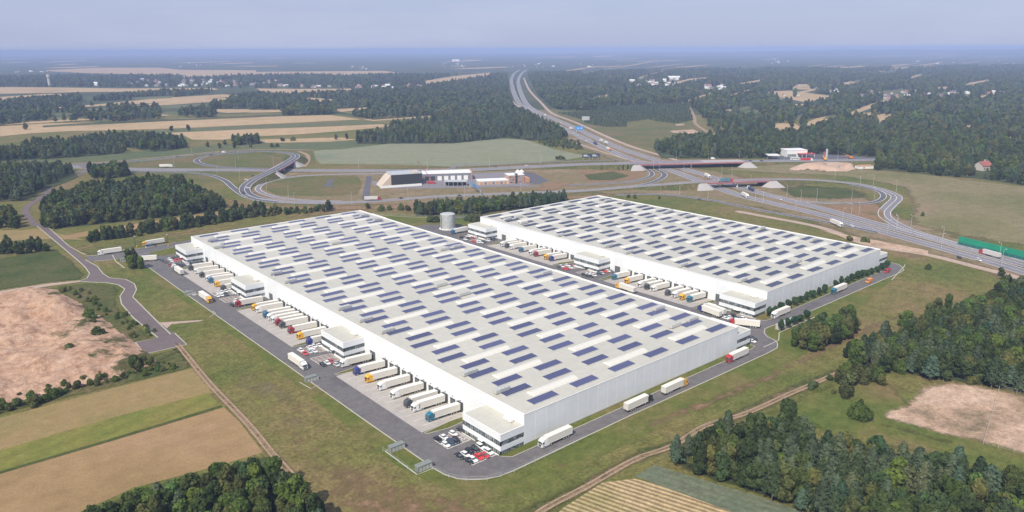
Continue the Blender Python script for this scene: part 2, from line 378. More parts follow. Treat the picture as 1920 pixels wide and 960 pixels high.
def kerb(pts, world=False, w_=.45, h=.13, closed=False, sm=0, base=None):
    P = [Vector((p[0], p[1], 0)) if world else at(*p) for p in pts]
    if sm: P = smoothpts(P, sm, closed)
    b = MB(); n = len(P); L, Rr = [], []
    for i, p in enumerate(P):
        a = P[(i-1) % n] if closed or i > 0 else P[i]; c = P[(i+1) % n] if closed or i < n-1 else P[i]
        t = (c-a).normalized(); nn = Vector((-t.y, t.x, 0)); z0 = zg(p.x, p.y)
        L.append((p+nn*w_/2, z0)); Rr.append((p-nn*w_/2, z0))
    vs = [(q.x, q.y, z-.05) for q, z in L]+[(q.x, q.y, z+h) for q, z in L]+[(q.x, q.y, z+h) for q, z in Rr]+[(q.x, q.y, z-.05) for q, z in Rr]
    m = n if closed else n-1; fs = []
    for i in range(m):
        j = (i+1) % n
        for k in range(3): fs.append((k*n+i, (k+1)*n+i, (k+1)*n+j, k*n+j))
    b.add(vs, fs); return b
def addkerb(*a, **k): return tag(kerb(*a, **k).build('kerb', 'kerb'), kind='structure')
def inpoly(poly, X, Y):
    n = len(poly); r = np.zeros(X.shape, bool)
    for i in range(n):
        x1, y1 = poly[i]; x2, y2 = poly[(i+1) % n]
        c = ((y1 > Y) != (y2 > Y)) & (X < (x2-x1)*(Y-y1)/((y2-y1) or 1e-9)+x1); r ^= c
    return r
def segdist(poly, X, Y):
    d = np.full(X.shape, 1e9)
    for i in range(len(poly)):
        x1, y1 = poly[i]; x2, y2 = poly[(i+1) % len(poly)]; L = (x2-x1)**2+(y2-y1)**2
        t = np.clip(((X-x1)*(x2-x1)+(Y-y1)*(y2-y1))/L, 0, 1); d = np.minimum(d, np.hypot(X-x1-t*(x2-x1), Y-y1-t*(y2-y1)))
    return d
def softmat(base, scale=.12):
    k = base+'_soft'
    if k in MT: return k
    m = MT[base].copy(); n = m.node_tree.nodes; l = m.node_tree.links; MT[k] = m
    a = n.new('ShaderNodeAttribute'); a.attribute_name = 'edge'; P = pos(n, l); f = noise(n, l, P, scale, 6, .7)
    v = math_(n, l, 'ADD', a.outputs['Fac'], math_(n, l, 'MULTIPLY', math_(n, l, 'SUBTRACT', f, .5), 1.6))
    r = ramp(n, l, v, [(.25, 0), (.65, 1)]); mxs = n.new('ShaderNodeMixShader'); tr = n.new('ShaderNodeBsdfTransparent')
    l.new(r, mxs.inputs[0]); l.new(tr.outputs[0], mxs.inputs[1]); l.new(n['Principled BSDF'].outputs[0], mxs.inputs[2]); l.new(mxs.outputs[0], n['Material Output'].inputs['Surface'])
    return k
def softpatch(name, pts, mat, lay=1, feather=8, world=False):
    P = [Vector((p[0], p[1], 0)) if world else at(*p) for p in pts]; poly = [(p.x, p.y) for p in P]; z = layer_z(min(p.length for p in P), lay)
    x0, x1 = min(p[0] for p in poly), max(p[0] for p in poly); y0, y1 = min(p[1] for p in poly), max(p[1] for p in poly)
    st = max(2.0, feather/3, math.sqrt((x1-x0)*(y1-y0)/30000)); xs, ys = np.arange(x0-st, x1+st*2, st), np.arange(y0-st, y1+st*2, st)
    X, Y = np.meshgrid(xs, ys, indexing='ij'); ins = inpoly(poly, X, Y); d = segdist(poly, X, Y); e = np.where(ins, np.clip(d/feather, 0, 1), 0)
    n = len(ys); keep = (ins[:-1, :-1] | ins[1:, :-1] | ins[:-1, 1:] | ins[1:, 1:]); I, J = np.nonzero(keep)
    q = np.stack([I*n+J, (I+1)*n+J, (I+1)*n+J+1, I*n+J+1], 1); used, inv = np.unique(q, return_inverse=True); q = inv.reshape(-1, 4)
    V = np.stack([X.ravel(), Y.ravel(), np.full(X.size, z)], 1)[used]; me = bpy.data.meshes.new(name); me.from_pydata(V.tolist(), [], q.tolist())
    at_ = me.attributes.new('edge', 'FLOAT', 'POINT'); at_.data.foreach_set('value', e.ravel()[used].astype(np.float32)); me.materials.append(MT[softmat(mat, 1/max(6, feather))]); me.update()
    o = bpy.data.objects.new(name, me); COL.objects.link(o); return tag(o, kind='structure')
A_ = lambda x, y: (AX+x, AY+y)
B_ = lambda x, y: (BX+x, BY+y)
# site lawn under everything
for q in ([(-62, 440), (-44, 380), (-42, 180), (-46, 20), (-40, -18), (-25, -22), (-25, 440)],
          [(-25, -22), (-16, -26), (160, -26), (215, -18), (330, 2), (385, 14), (400, 46), (.5, 46), (.5, 25.5), (-25, 25.5)],
          [(207.7, 46), (400, 46), (372, 330), (250, 400), (207.7, 400)], [(182, 291.5), (207.7, 291.5), (207.7, 400), (182, 400)],
          [(.5, 46), (182, 46), (182, 400), (100, 430), (-25, 440), (-25, 384), (.5, 384)]):
    patch('lawn', [A_(*p) for p in q], 'lawn', 1, world=True)
# main site asphalt around A
def arc(c, r, a0, a1, n=10): return [(c[0]+r*math.cos(math.radians(a0+(a1-a0)*i/n)), c[1]+r*math.sin(math.radians(a0+(a1-a0)*i/n))) for i in range(n+1)]
corner = [A_(*p) for p in ((-36.7, 9.2), (-36.2, 3), (-34.2, -2.5), (-31, -6), (-27, -9), (-22, -11), (-16, -11.6))]
mainA = [A_(-25, 423), A_(-37, 431), A_(-37.2, 300), A_(-37, 170)]+corner+[A_(50, -11.2), A_(100, -12), A_(155, -12.3), A_(164, -11.9), A_(170, -8.5), A_(173.5, -4), A_(175, 0), A_(182, 6), A_(186, 7), A_(190, 8), A_(196, 8), A_(207.5+14, 21.3-15.6), A_(207.5+100, 21.3-15.6), A_(207.5+144, 21.3-15.8),
         A_(207.5+154, 21.3-13), A_(207.5+162, 21.3-7), A_(207.5+163, 21.3-1), A_(207.5+158, 21.3+8), A_(207.5+150, 21.3+8), A_(207.5+149, 21.3-5.5), A_(207.5+15, 21.3-7), A_(207.5-9.6, 21.3-7.4), A_(207.5-13.5, 21.3-4.5), A_(207.5-13.3, 21.3+25.5), A_(207.5-25, 21.3+25.5), A_(207.5-25, 21.3+270), A_(207.5-25, 345), A_(176, 345), A_(170, 300), A_(170, 32), A_(158, 30), A_(158, -3), A_(153.6, -3.9), A_(-9.4, -3.8), A_(-12.5, -.6), A_(-12.5, 25.6), A_(-25, 25.6)]
patch('site_asphalt', mainA, 'asphalt', 3, world=True)
patch('tank_yard', [A_(182.7, 292), A_(206, 292), A_(214, 312), A_(206, 326), A_(198, 334), A_(188, 345), A_(182.7, 345)], 'asphalt', 4, world=True)
road('tank_road', [(846, 409.5), (865, 408), (890, 406), (915, 404)], 7, 'asphalt', 5, edge=False)
addkerb([(846, 407.3), (880, 405.6), (912, 402.8)]); addkerb([(705, 402.5), (770, 407), (822, 409)])
addkerb([A_(-37, 431), A_(-37.2, 300), A_(-37, 170), A_(-37, 60)]+corner+[A_(50, -11.2), A_(100, -12), A_(155, -12.3), A_(164, -11.9)], world=True)
addkerb([A_(164, -11.9), A_(170, -8.5), A_(173, -5), A_(174.5, 0), A_(178, 4), A_(182, 6.3), A_(188, 7.5), A_(207.5+14, 21.3-15.6), A_(207.5+100, 21.3-15.6), A_(207.5+144, 21.3-15.8),
         A_(207.5+154, 21.3-13), A_(207.5+162, 21.3-7), A_(207.5+163, 21.3-1), A_(207.5+158, 21.3+8)], world=True, sm=3)
addkerb([A_(-12.6, -.6), A_(-9.4, -3.8), A_(153.6, -3.9), A_(157.5, -3), A_(157.5, 0)], world=True, w_=.3)
addkerb([A_(207.5-13.5, 21.3-1), A_(207.5-13, 21.3-5), A_(207.5-9.6, 21.3-7.4), A_(207.5+15, 21.3-7), A_(207.5+149, 21.3-5.8)], world=True, sm=3, w_=.3)
# outer boundary wall-kerb line at the east corner
addkerb([(1431, 652), (1460, 638), (1461, 624), (1500, 606), (1540, 590)], w_=.5, h=.2)
addkerb([(1672, 525), (1695, 500), (1697, 496)], w_=.5, h=.2)
# sloping yards
def strip(name, bx, by, pts, mat, lay, kerbed=False):
    P = [(bx+x, by+y) for x, y in pts]; n = len(P)
    a = sum(P[i][0]*P[(i+1) % n][1]-P[(i+1) % n][0]*P[i][1] for i in range(n))
    if a < 0: P = P[::-1]
    b = MB(); b.add([(x, y, -1.2*(x-bx+25)/25+.02*lay) for x, y in P], [tuple(range(n))])
    o = tag(b.build(name, mat), kind='structure')
    if kerbed: addkerb(P, world=True, closed=True, w_=.3)
    return o
for bx, by, L in ((AX, AY, AL), (BX, BY, BL)):
    strip('yard_asphalt', bx, by, [(-25, 26), (0, 26), (0, L), (-25, L)], 'asphalt', 1)
    b = MB(); z1 = -1.3
    b.add([(bx-25, by+26, .03), (bx, by+26, .03), (bx, by+26, z1), (bx-25, by+L, .03), (bx, by+L, .03), (bx, by+L, z1)], [(0, 1, 2), (3, 5, 4)])
    tag(b.build('yard_side_wall', 'concrete_wall'), kind='structure')
conc = [(AX, AY, [(36.5, 109), (157, 232), (273, 345)]), (BX, BY, [(36.5, 108), (157, 232)])]
for bx, by, gs in conc:
    for a, c in gs:
        strip('concrete_apron', bx, by, [(-25, a-2), (0, a), (0, c), (-25, c-2)], 'concrete', 2)
        mk = MB()
        for y in np.arange(a+3, c-3, 5.58):
            mk.add([(bx-22, by+y, -.144+.05+.0), (bx-22, by+y+.15, -.144+.05), (bx-3, by+y+.15, -1.056+.05), (bx-3, by+y, -1.056+.05)], [(0, 3, 2, 1)])
        tag(mk.build('bay_marking', 'paint'), kind='structure')
def island(bx, by, v, s):
    # wedge of grass: pointed at the road, widening to the wall (s=+1 widens towards +v)
    strip('grass_island', bx, by, [(-24.4, v), (-23.6, v-s*1.2), (-14, v-s*2.4), (-1.5, v-s*.6) , (-1.5, v+s*2.6), (-10, v+s*2.4)], 'lawn', 3, True)
for v, s in ((33.6, 1), (109.5, 1), (155.5, -1), (232.5, 1), (271.5, -1), (347, 1)): island(AX, AY, v, s)
for v, s in ((33.6, 1), (110, 1), (155.5, -1), (232.5, 1)): island(BX, BY, v, s)
# parking lots: (base, x0, x1, y0, y1)
LOTS = []
def lot(bx, by, x0, x1, y0, y1, stall=2.65):
    b = MB(); b.add([(bx+x, by+y, zg(bx+x, by+y)+.07) for x, y in ((x0, y0), (x1, y0), (x1, y1), (x0, y1))], [(0, 1, 2, 3)])
    tag(b.build('parking_paving', 'paver'), kind='structure')
    m = MB()
    def ln(xa, ya, xb, yb, w_=.14):
        dx, dy = xb-xa, yb-ya; L = math.hypot(dx, dy); nx, ny = -dy/L*w_/2, dx/L*w_/2
        m.add([(bx+x, by+y, zg(bx+x, by+y)+.085) for x, y in ((xa-nx, ya-ny), (xb-nx, yb-ny), (xb+nx, yb+ny), (xa+nx, ya+ny))], [(0, 1, 2, 3)])
    ln(x0, y0, x1, y0, .25); ln(x0, y1, x1, y1, .2); ln(x0, y0, x0, y1, .25); ln(x1, y0, x1, y1, .2)
    if y1-y0 > 8: ln(x0, (y0+y1)/2, x1, (y0+y1)/2)
    x = x0+stall
    while x < x1-.5: ln(x, y0, x, y1); x += stall
    tag(m.build('bay_marking', 'paint'), kind='structure')
for off in (0, 123, 248):
    lot(AX, AY, -24.6, -13.4, 17+off, 27.2+off if off else 25.8); lot(AX, AY, -25+.4, -12.9, 1.4+off, 12+off)
lot(AX, AY, -24.6, -9, 366, 376.5); lot(AX, AY, -24.6, -13, 351, 361)
lot(AX, AY, 157.9, 166, 4, 14)
for off in (0, 123): lot(BX, BY, -24.6, -13.4, 17+off, 27.2+off if off else 25.8); lot(BX, BY, -24.6, -4 if off else -12.9, 1.4+off-3, 9+off)
lot(BX, BY, -24.6, -13, 249, 259); lot(BX, BY, -24.6, -13, 259.3, 268.5)
# wheelchair symbol painted on the bay in front of the near office
m = MB(); wp = atg(936, 814) if False else atg(937-2, 823-0)
wp = atg(866.5, 822.5)
def sym(c, r, w_, a0=0, a1=360, n=20, sx=1):
    for i in range(n):
        a, d = math.radians(a0+(a1-a0)*i/n), math.radians(a0+(a1-a0)*(i+1)/n)
        m.add([(c[0]+math.cos(t)*rr, c[1]+math.sin(t)*rr, .10) for t, rr in ((a, r-w_), (d, r-w_), (d, r+w_), (a, r+w_))], [(0, 3, 2, 1)])
sym((wp.x, wp.y-.5), .75, .09, 150, 390); sym((wp.x-.1, wp.y+1.55), .16, .14, 0, 360, 10)
for a in (((-.2, 1.2), (-.2, -.2)), ((-.2, .6), (.5, .6)), ((-.2, -.2), (.65, -.2)), ((.65, -.2), (.95, -1.3))):
    (x1, y1), (x2, y2) = a; L = math.hypot(x2-x1, y2-y1); nx, ny = -(y2-y1)/L*.09, (x2-x1)/L*.09
    m.add([(wp.x+x, wp.y+y, .105) for x, y in ((x1-nx, y1-ny), (x2-nx, y2-ny), (x2+nx, y2+ny), (x1+nx, y1+ny))], [(0, 1, 2, 3)])
tag(m.build('wheelchair_marking', 'paint'), kind='structure')
# brown access road with its kerbs
brL = [(66, 421), (108, 458), (140, 484), (160, 502), (168, 514), (162, 522), (150, 526)]
patch('access_road', [(66, 421), (90, 441), (140, 483), (160, 501), (168, 513), (163, 522), (148, 527), (170, 529), (200, 530), (222, 534), (234, 542), (225, 556), (228, 570), (250, 596), (296, 633), (254, 642), (272, 664), (350, 646), (328, 625), (300, 608), (270, 578), (249, 557), (256, 543), (252, 532), (236, 524), (205, 521), (193, 513), (183, 500), (160, 487), (130, 462), (80, 417)], 'brown_asphalt', 4)
addkerb([(66, 421), (90, 441), (140, 483), (160, 501), (168, 513), (163, 522), (148, 527)], w_=.6)
addkerb([(148, 527.4), (170, 529), (200, 530), (222, 534), (234, 542), (225, 556), (228, 570), (250, 596), (296, 633), (254, 642), (272, 664), (350, 646), (328, 625), (320, 627), (300, 608), (270, 578), (249, 557), (256, 543), (252, 532), (236, 524), (205, 521), (193, 513), (183, 500), (160, 487)], w_=.6)
addkerb([(160, 478), (130, 462), (80, 417)], w_=.6)
patch('north_road', [(160, 480), (182, 479), (228, 472), (330, 455), (362, 449), (362, 457), (330, 462), (262, 477), (215, 486), (176, 490), (166, 489)], 'asphalt', 3)
patch('gate_road', [(262, 486), (300, 480), (340, 476), (340, 508), (300, 512), (285, 505), (268, 500)], 'asphalt', 3)
addkerb([(160, 480), (182, 478.5), (228, 471.5), (330, 454.5)]); addkerb([(176, 490), (215, 486.5), (262, 477.5), (330, 462.5)])
addkerb([(211, 479), (218, 491), (234, 503)], w_=.6, h=.3)
patch('dirt_spur', [(298, 605), (383, 600), (375, 603), (345, 606), (322, 608), (313, 616), (308, 612)], 'pinktrack', 4, smooth=False)
# ------------------------------------------------------------------ fields near
P_ = patch
P_('wheat_field', [(-60, 826), (0, 784), (200, 731), (370, 688), (408, 735), (200, 786), (0, 845), (-60, 862)], 'wheat_green', 2)
P_('hay_field', [(-60, 862), (0, 845), (200, 786), (390, 737), (415, 760), (200, 826), (0, 886), (-60, 905)], 'hay', 3)
P_('ditch', [(-60, 902), (0, 884), (200, 825), (414, 760), (418, 763), (200, 830), (0, 889), (-60, 908)], 'dark_grass', 4)
P_('wheat_field', [(-60, 908), (0, 889), (200, 830), (420, 764), (450, 792), (493, 848), (400, 876), (250, 915), (150, 960), (100, 1010), (-60, 1020)], 'wheat', 2)
softpatch('grass_verge', [(493, 848), (400, 876), (250, 915), (150, 960), (120, 1000), (300, 1000), (640, 1000), (560, 900), (525, 850)], 'dark_grass', 3, feather=8)
softpatch('rough_ground', [(-60, 820), (0, 780), (200, 731), (370, 690), (345, 650), (230, 700), (100, 740), (0, 762), (-60, 790)], 'rough', 3, feather=6)
TRK = []
def track(pts, wd=2.5):
    P = smoothpts([at(*p) for p in pts], 6)
    L = [p+Vector((-(q-p).normalized().y, (q-p).normalized().x, 0))*wd for p, q in zip(P[:-1], P[1:])]; Rr = [p-Vector((-(q-p).normalized().y, (q-p).normalized().x, 0))*wd for p, q in zip(P[:-1], P[1:])]
    softpatch('field_track', [(p.x, p.y) for p in L]+[(p.x, p.y) for p in Rr[::-1]], 'trackbase', 5, feather=2.6, world=True)
    for off in (-1.0, 1.0):
        b = MB(); ribbon(b, P, off+.4, -off+.4, .16); tag(b.build('wheel_rut', 'track'), kind='structure')
MT['trackbase'] = GM('track_base', [(.17, .135, .07), (.25, .18, .11), (.21, .16, .09)], big=12, small=1.0, contrast=.3)
track([(330, 645), (338, 652), (392, 718), (462, 792), (510, 850), (558, 905), (625, 1000)])
softpatch('rough_ground', [(325, 655), (335, 655), (385, 720), (455, 795), (500, 850), (490, 846), (440, 790), (405, 735), (370, 690)], 'rough', 4, feather=6)
softpatch('rough_ground', [(100, 537), (170, 530), (222, 535), (230, 545), (222, 556), (226, 572), (250, 600), (294, 634), (256, 643), (275, 665), (345, 650), (352, 690), (300, 700), (200, 720), (150, 640), (110, 590)], 'rough', 2, feather=6)
softpatch('dark_meadow', [(-40, 490), (0, 485), (80, 468), (110, 468), (140, 490), (165, 515), (150, 525), (90, 531), (0, 545), (-40, 550)], 'dark_grass', 2, feather=5)
P_('sand_track', [(-40, 551), (0, 546), (90, 532), (150, 526), (150, 529), (90, 537), (0, 552), (-40, 556)], 'pinktrack', 4)
P_('meadow', [(-40, 455), (0, 450), (60, 430), (75, 428), (110, 460), (80, 468), (0, 484), (-40, 488)], 'verge', 2)
P_('wheat_field', [(-20, 432), (40, 432), (70, 428), (160, 450), (100, 448), (40, 450), (-20, 456)], 'wheat_green', 2)
P_('wheat_field', [(110, 445), (150, 436), (300, 413), (420, 395), (480, 388), (480, 392), (420, 402), (300, 424), (180, 440), (120, 450)], 'wheat', 2)
softpatch('red_verge', [(110, 468), (160, 460), (300, 440), (440, 420), (620, 395), (640, 392), (900, 392), (860, 398), (660, 398), (500, 414), (350, 438), (200, 458), (140, 472)], 'reddirt', 2, feather=9)
softpatch('grass_verge', [(140, 472), (200, 460), (340, 440), (500, 417), (660, 400), (700, 405), (500, 425), (340, 448), (182, 478), (160, 480)], 'verge', 3, feather=8)
softpatch('red_verge', [(370, 350), (430, 372), (470, 383), (560, 386), (640, 385), (780, 380), (1000, 370), (1150, 362), (1160, 367), (1000, 380), (780, 392), (560, 396), (460, 392), (400, 370)], 'reddirt', 2, feather=9)
# field road bottom right and around
track([(985, 985), (1020, 955), (1105, 910), (1192, 861), (1262, 836), (1322, 799), (1402, 774), (1482, 738), (1552, 708), (1605, 684)])
softpatch('rough_ground', [(900, 1000), (960, 955), (1100, 890), (1190, 840), (1262, 820), (1400, 755), (1480, 720), (1600, 672), (1610, 690), (1500, 745), (1400, 790), (1262, 850), (1180, 880), (1110, 925), (1040, 968), (1020, 1000)], 'rough', 3, feather=6)
softpatch('red_verge', [(1000, 900), (1200, 820), (1300, 780), (1420, 735), (1500, 690), (1560, 660), (1640, 625), (1720, 590), (1700, 580), (1600, 615), (1520, 655), (1420, 705), (1290, 755), (1150, 820), (1020, 875)], 'reddirt', 2, feather=9)
softpatch('dry_grass', [(470, 770), (560, 800), (700, 870), (800, 905), (1000, 920), (1080, 900), (1000, 950), (880, 1000), (640, 1000), (560, 880), (500, 820)], 'reddirt', 1.6, feather=26)
softpatch('dry_grass', [(380, 640), (460, 660), (560, 740), (640, 800), (560, 810), (470, 760), (400, 690)], 'dry_meadow', 1.7, feather=22)
softpatch('dry_grass', [(210, 505), (260, 520), (300, 560), (290, 575), (250, 545), (215, 522)], 'dry_meadow', 1.7, feather=12)
P_('stubble_field', [(1000, 1000), (1060, 950), (1130, 905), (1190, 898), (1230, 908), (1400, 970), (1440, 1000)], 'stubble', 4)
P_('vegetable_field', [(1190, 893), (1228, 872), (1300, 895), (1420, 930), (1520, 965), (1560, 1000), (1440, 1000), (1400, 970), (1230, 908)], 'cabbage', 5)
softpatch('meadow', [(1400, 780), (1480, 745), (1560, 710), (1660, 700), (1720, 760), (1850, 800), (1960, 830), (1960, 930), (1860, 895), (1700, 850), (1600, 835), (1530, 810), (1470, 780)], 'lawn', 2, feather=8)
softpatch('sand_lot', [(1632, 782), (1690, 755), (1730, 718), (1800, 715), (1873, 729), (1960, 742), (1960, 866), (1843, 833), (1770, 820), (1700, 800)], 'sandlot', 4, feather=7)
softpatch('rough_ground', [(1640, 790), (1700, 800), (1770, 820), (1843, 834), (1843, 842), (1760, 832), (1690, 812), (1625, 795)], 'rough', 5, feather=6)
# mid-distance
P_('pale_field', [(588, 283), (640, 278), (700, 270), (830, 263), (925, 259), (985, 262), (1040, 280), (1100, 293), (1060, 300), (960, 308), (860, 313), (750, 309), (600, 307), (592, 298)], 'pale_field', 2)
softpatch('meadow', [(1650, 318), (1740, 326), (1960, 352), (1960, 470), (1800, 445), (1690, 420), (1700, 380), (1680, 350), (1580, 332), (1430, 325), (1320, 318), (1460, 305)], 'dry_meadow', 2, feather=20)
softpatch('dry_verge', [(480, 322), (600, 318), (1180, 300), (1330, 312), (1460, 340), (1640, 360), (1700, 400), (1960, 480), (1960, 560), (1800, 505), (1640, 462), (1500, 420), (1400, 392), (1260, 372), (1100, 366), (900, 388), (640, 392), (480, 385), (430, 360)], 'dry_soil', 1.2, feather=35)
softpatch('dry_verge', [(985, 150), (1000, 180), (1060, 225), (1240, 292), (1330, 318), (1200, 322), (1090, 280), (1000, 225), (955, 195), (950, 150)], 'dry_soil', 1.6, feather=14)
softpatch('lawn_loop', [(1445, 352), (1500, 345), (1600, 352), (1640, 365), (1635, 373), (1560, 376), (1480, 372)], 'dark_grass', 3, feather=22)
P_('lawn_loop', [(380, 300), (410, 290), (470, 287), (520, 290), (530, 298), (490, 311), (430, 313), (390, 309)], 'verge', 3, smooth=True)
P_('meadow', [(1085, 235), (1175, 240), (1230, 227), (1300, 230), (1345, 255), (1270, 265), (1225, 277), (1180, 270), (1130, 255)], 'verge', 2)
P_('meadow', [(1010, 205), (1045, 204), (1060, 212), (1085, 222), (1100, 232), (1130, 255), (1200, 277), (1240, 291), (1180, 274), (1090, 236), (1040, 213)], 'verge', 2)
P_('far_meadow', [(0, 300), (110, 293), (250, 285), (430, 270), (600, 262), (760, 266), (640, 280), (560, 283), (430, 281), (330, 296), (200, 303), (60, 308), (0, 312)], 'far_green', 2)
P_('meadow', [(0, 308), (560, 283), (588, 283), (592, 307), (450, 330), (380, 345), (345, 332), (290, 328), (240, 330), (160, 315)], 'verge', 1)
# tan fields far left
FW2 = []
FW = [[(0, 237), (80, 232), (200, 229), (350, 222), (480, 219), (620, 216), (677, 224), (560, 230), (480, 234), (350, 240), (265, 243), (130, 246), (60, 250), (0, 256)],
      [(270, 248), (350, 243), (480, 242), (600, 238), (715, 233), (735, 237), (640, 246), (560, 252), (480, 256), (420, 262), (360, 262), (345, 254), (300, 250)],
      [(0, 235), (60, 228), (130, 224), (220, 219), (218, 222), (120, 228), (70, 231)],
      [(285, 216), (350, 211), (352, 214), (300, 218)],
      [(45, 205), (180, 196), (300, 184), (420, 177), (455, 180), (340, 190), (240, 196), (100, 204), (70, 207)],
      [(245, 198), (330, 190), (420, 184), (440, 188), (330, 196), (260, 200)],
      [(-60, 163), (100, 164), (230, 166), (400, 165), (410, 168), (250, 172), (150, 173), (60, 175), (-60, 177)],
      [(-60, 186), (90, 176), (150, 177), (60, 184), (-60, 195)],
      [(85, 132), (180, 127), (300, 127), (340, 131), (480, 132), (480, 140), (380, 144), (330, 146), (350, 141), (240, 139), (160, 137), (95, 134)],
      [(480, 135), (600, 134), (720, 133), (750, 137), (650, 141), (560, 139), (480, 141)],
      [(480, 166), (560, 167), (690, 166), (650, 171), (540, 176), (500, 176)],
      [(795, 152), (850, 143), (920, 136), (918, 142), (860, 150), (800, 158)],
      [(620, 205), (700, 201), (800, 199), (700, 204), (640, 210)],
      [(680, 224), (820, 216), (815, 219), (700, 227)],
      [(1505, 234), (1530, 222), (1570, 214), (1572, 218), (1545, 228), (1520, 236)],
      [(1448, 240), (1455, 231), (1490, 232), (1505, 240), (1480, 247)],
      [(1590, 212), (1620, 200), (1660, 187), (1664, 190), (1630, 204), (1600, 215)],
      [(1640, 227), (1672, 212), (1676, 215), (1650, 230)],
      [(1430, 172), (1480, 170), (1560, 180), (1545, 188), (1510, 192), (1470, 184)],
      [(1480, 168), (1495, 158), (1515, 158), (1522, 168)],
      [(1565, 158), (1600, 152), (1615, 157), (1590, 161)],
      [(1260, 156), (1290, 148), (1325, 145), (1330, 147), (1300, 153), (1275, 158)],
      [(1260, 105), (1330, 100), (1420, 99), (1420, 102), (1330, 104)],
      [(1000, 100), (1090, 97), (1100, 99), (1020, 102)], [(1110, 106), (1170, 102), (1172, 104), (1120, 108)],
      [(1880, 262), (1900, 255), (1905, 262), (1892, 270)], [(560, 182), (620, 186), (640, 190), (600, 192)], [(650, 190), (680, 187), (700, 192)],
      [(20, 275), (60, 270), (60, 276), (28, 281)], [(110, 265), (140, 262), (150, 268), (120, 272)], [(480, 262), (640, 258), (670, 262), (620, 266), (500, 268)]]
_r = random.Random(11)
for (x0, x1, y0, y1, n_, w0, w1) in ((-60, 900, 103, 128, 26, 30, 130), (-60, 480, 165, 215, 7, 40, 140), (1000, 1900, 96, 112, 26, 30, 130), (1000, 1900, 112, 140, 50, 30, 110), (1080, 1900, 140, 185, 26, 26, 80), (1350, 1900, 185, 250, 12, 18, 50)):
    for _ in range(n_):
        cx_, cy_ = _r.uniform(x0, x1), _r.uniform(y0, y1); ww = _r.uniform(w0, w1); hh_ = max(.8, (cy_-90)*_r.uniform(.03, .06)); sl = _r.uniform(-.05, .0) if cx_ < 960 else _r.uniform(-.35, -.02)*min(1, (cy_-90)/60)
        q_ = [(cx_-ww/2, cy_-sl*ww/2), (cx_-ww*.2, cy_-hh_*.6-sl*ww*.2), (cx_+ww/2, cy_+sl*ww/2-hh_*.5), (cx_+ww*.45, cy_+sl*ww/2+hh_*.4), (cx_, cy_+hh_*.5)]
        if min(p[1] for p in q_) > 95.5 and not (940 < cx_ < 1030): FW.append(q_) if _r.random() < .6 else FW2.append(q_)
FG = FW2+[[(262, 246), (480, 235), (677, 227), (720, 232), (600, 237), (480, 242), (300, 250)]]
for q in FW: P_('wheat_field', q, 'far_wheat', 3)
for q in FG: P_('green_field', q, 'far_green', 3)
# sandpit: real relief
def inpoly(poly, X, Y):
    n = len(poly); r = np.zeros(X.shape, bool)
    for i in range(n):
        x1, y1 = poly[i]; x2, y2 = poly[(i+1) % n]
        c = ((y1 > Y) != (y2 > Y)) & (X < (x2-x1)*(Y-y1)/((y2-y1) or 1e-9)+x1); r ^= c
    return r
def segdist(poly, X, Y):
    d = np.full(X.shape, 1e9)
    for i in range(len(poly)):
        x1, y1 = poly[i]; x2, y2 = poly[(i+1) % len(poly)]; L = (x2-x1)**2+(y2-y1)**2
        t = np.clip(((X-x1)*(x2-x1)+(Y-y1)*(y2-y1))/L, 0, 1); d = np.minimum(d, np.hypot(X-x1-t*(x2-x1), Y-y1-t*(y2-y1)))
    return d
def vnoise(X, Y, s, seed=0):
    g = np.random.default_rng(seed).random((256, 256)); x, y = X/s+1000, Y/s+1000
    xi, yi = np.floor(x).astype(int), np.floor(y).astype(int); fx, fy = x-xi, y-yi
    fx, fy = fx*fx*(3-2*fx), fy*fy*(3-2*fy); G = lambda a, c: g[a % 256, c % 256]
    return (G(xi, yi)*(1-fx)+G(xi+1, yi)*fx)*(1-fy)+(G(xi, yi+1)*(1-fx)+G(xi+1, yi+1)*fx)*fy
def relief(name, poly_px, mat, hgt, step=2.0, mounds=(), seed=1, base=.06):
    P = [at(*p) for p in poly_px]; poly = [(p.x, p.y) for p in P]
    x0, x1 = min(p[0] for p in poly), max(p[0] for p in poly); y0, y1 = min(p[1] for p in poly), max(p[1] for p in poly)
    xs, ys = np.arange(x0, x1+step, step), np.arange(y0, y1+step, step); X, Y = np.meshgrid(xs, ys, indexing='ij')
    ins = inpoly(poly, X, Y); d = segdist(poly, X, Y)
    t_ = vnoise(X, Y, 34, seed); Z = (1-np.abs(t_-.5)*2)**3*hgt*.7+np.floor(vnoise(X, Y, 17, seed+4)*6)/6*hgt*1.1+vnoise(X, Y, 7, seed+1)*hgt*.4+vnoise(X, Y, 2.6, seed+2)*hgt*.33-hgt*.4
    for (mx, my, r, h) in mounds:
        c = at(mx, my); q = np.hypot(X-c.x, Y-c.y)/r*(1+.25*(vnoise(X, Y, 5, 5)-.5)); Z += h*np.clip(1-q, 0, 1)**.9
    Z = Z*np.clip(d/9, 0, 1)+base
    n = len(ys); b = MB(); b.v = list(zip(X.ravel().tolist(), Y.ravel().tolist(), Z.ravel().tolist()))
    for i in range(len(xs)-1):
        for j in range(n-1):
            if ins[i, j] and ins[i+1, j] and ins[i+1, j+1] and ins[i, j+1]: b.f.append((i*n+j, (i+1)*n+j, (i+1)*n+j+1, i*n+j+1)); b.m.append(0)
    return tag(b.build(name, mat, smooth=True), kind='structure')
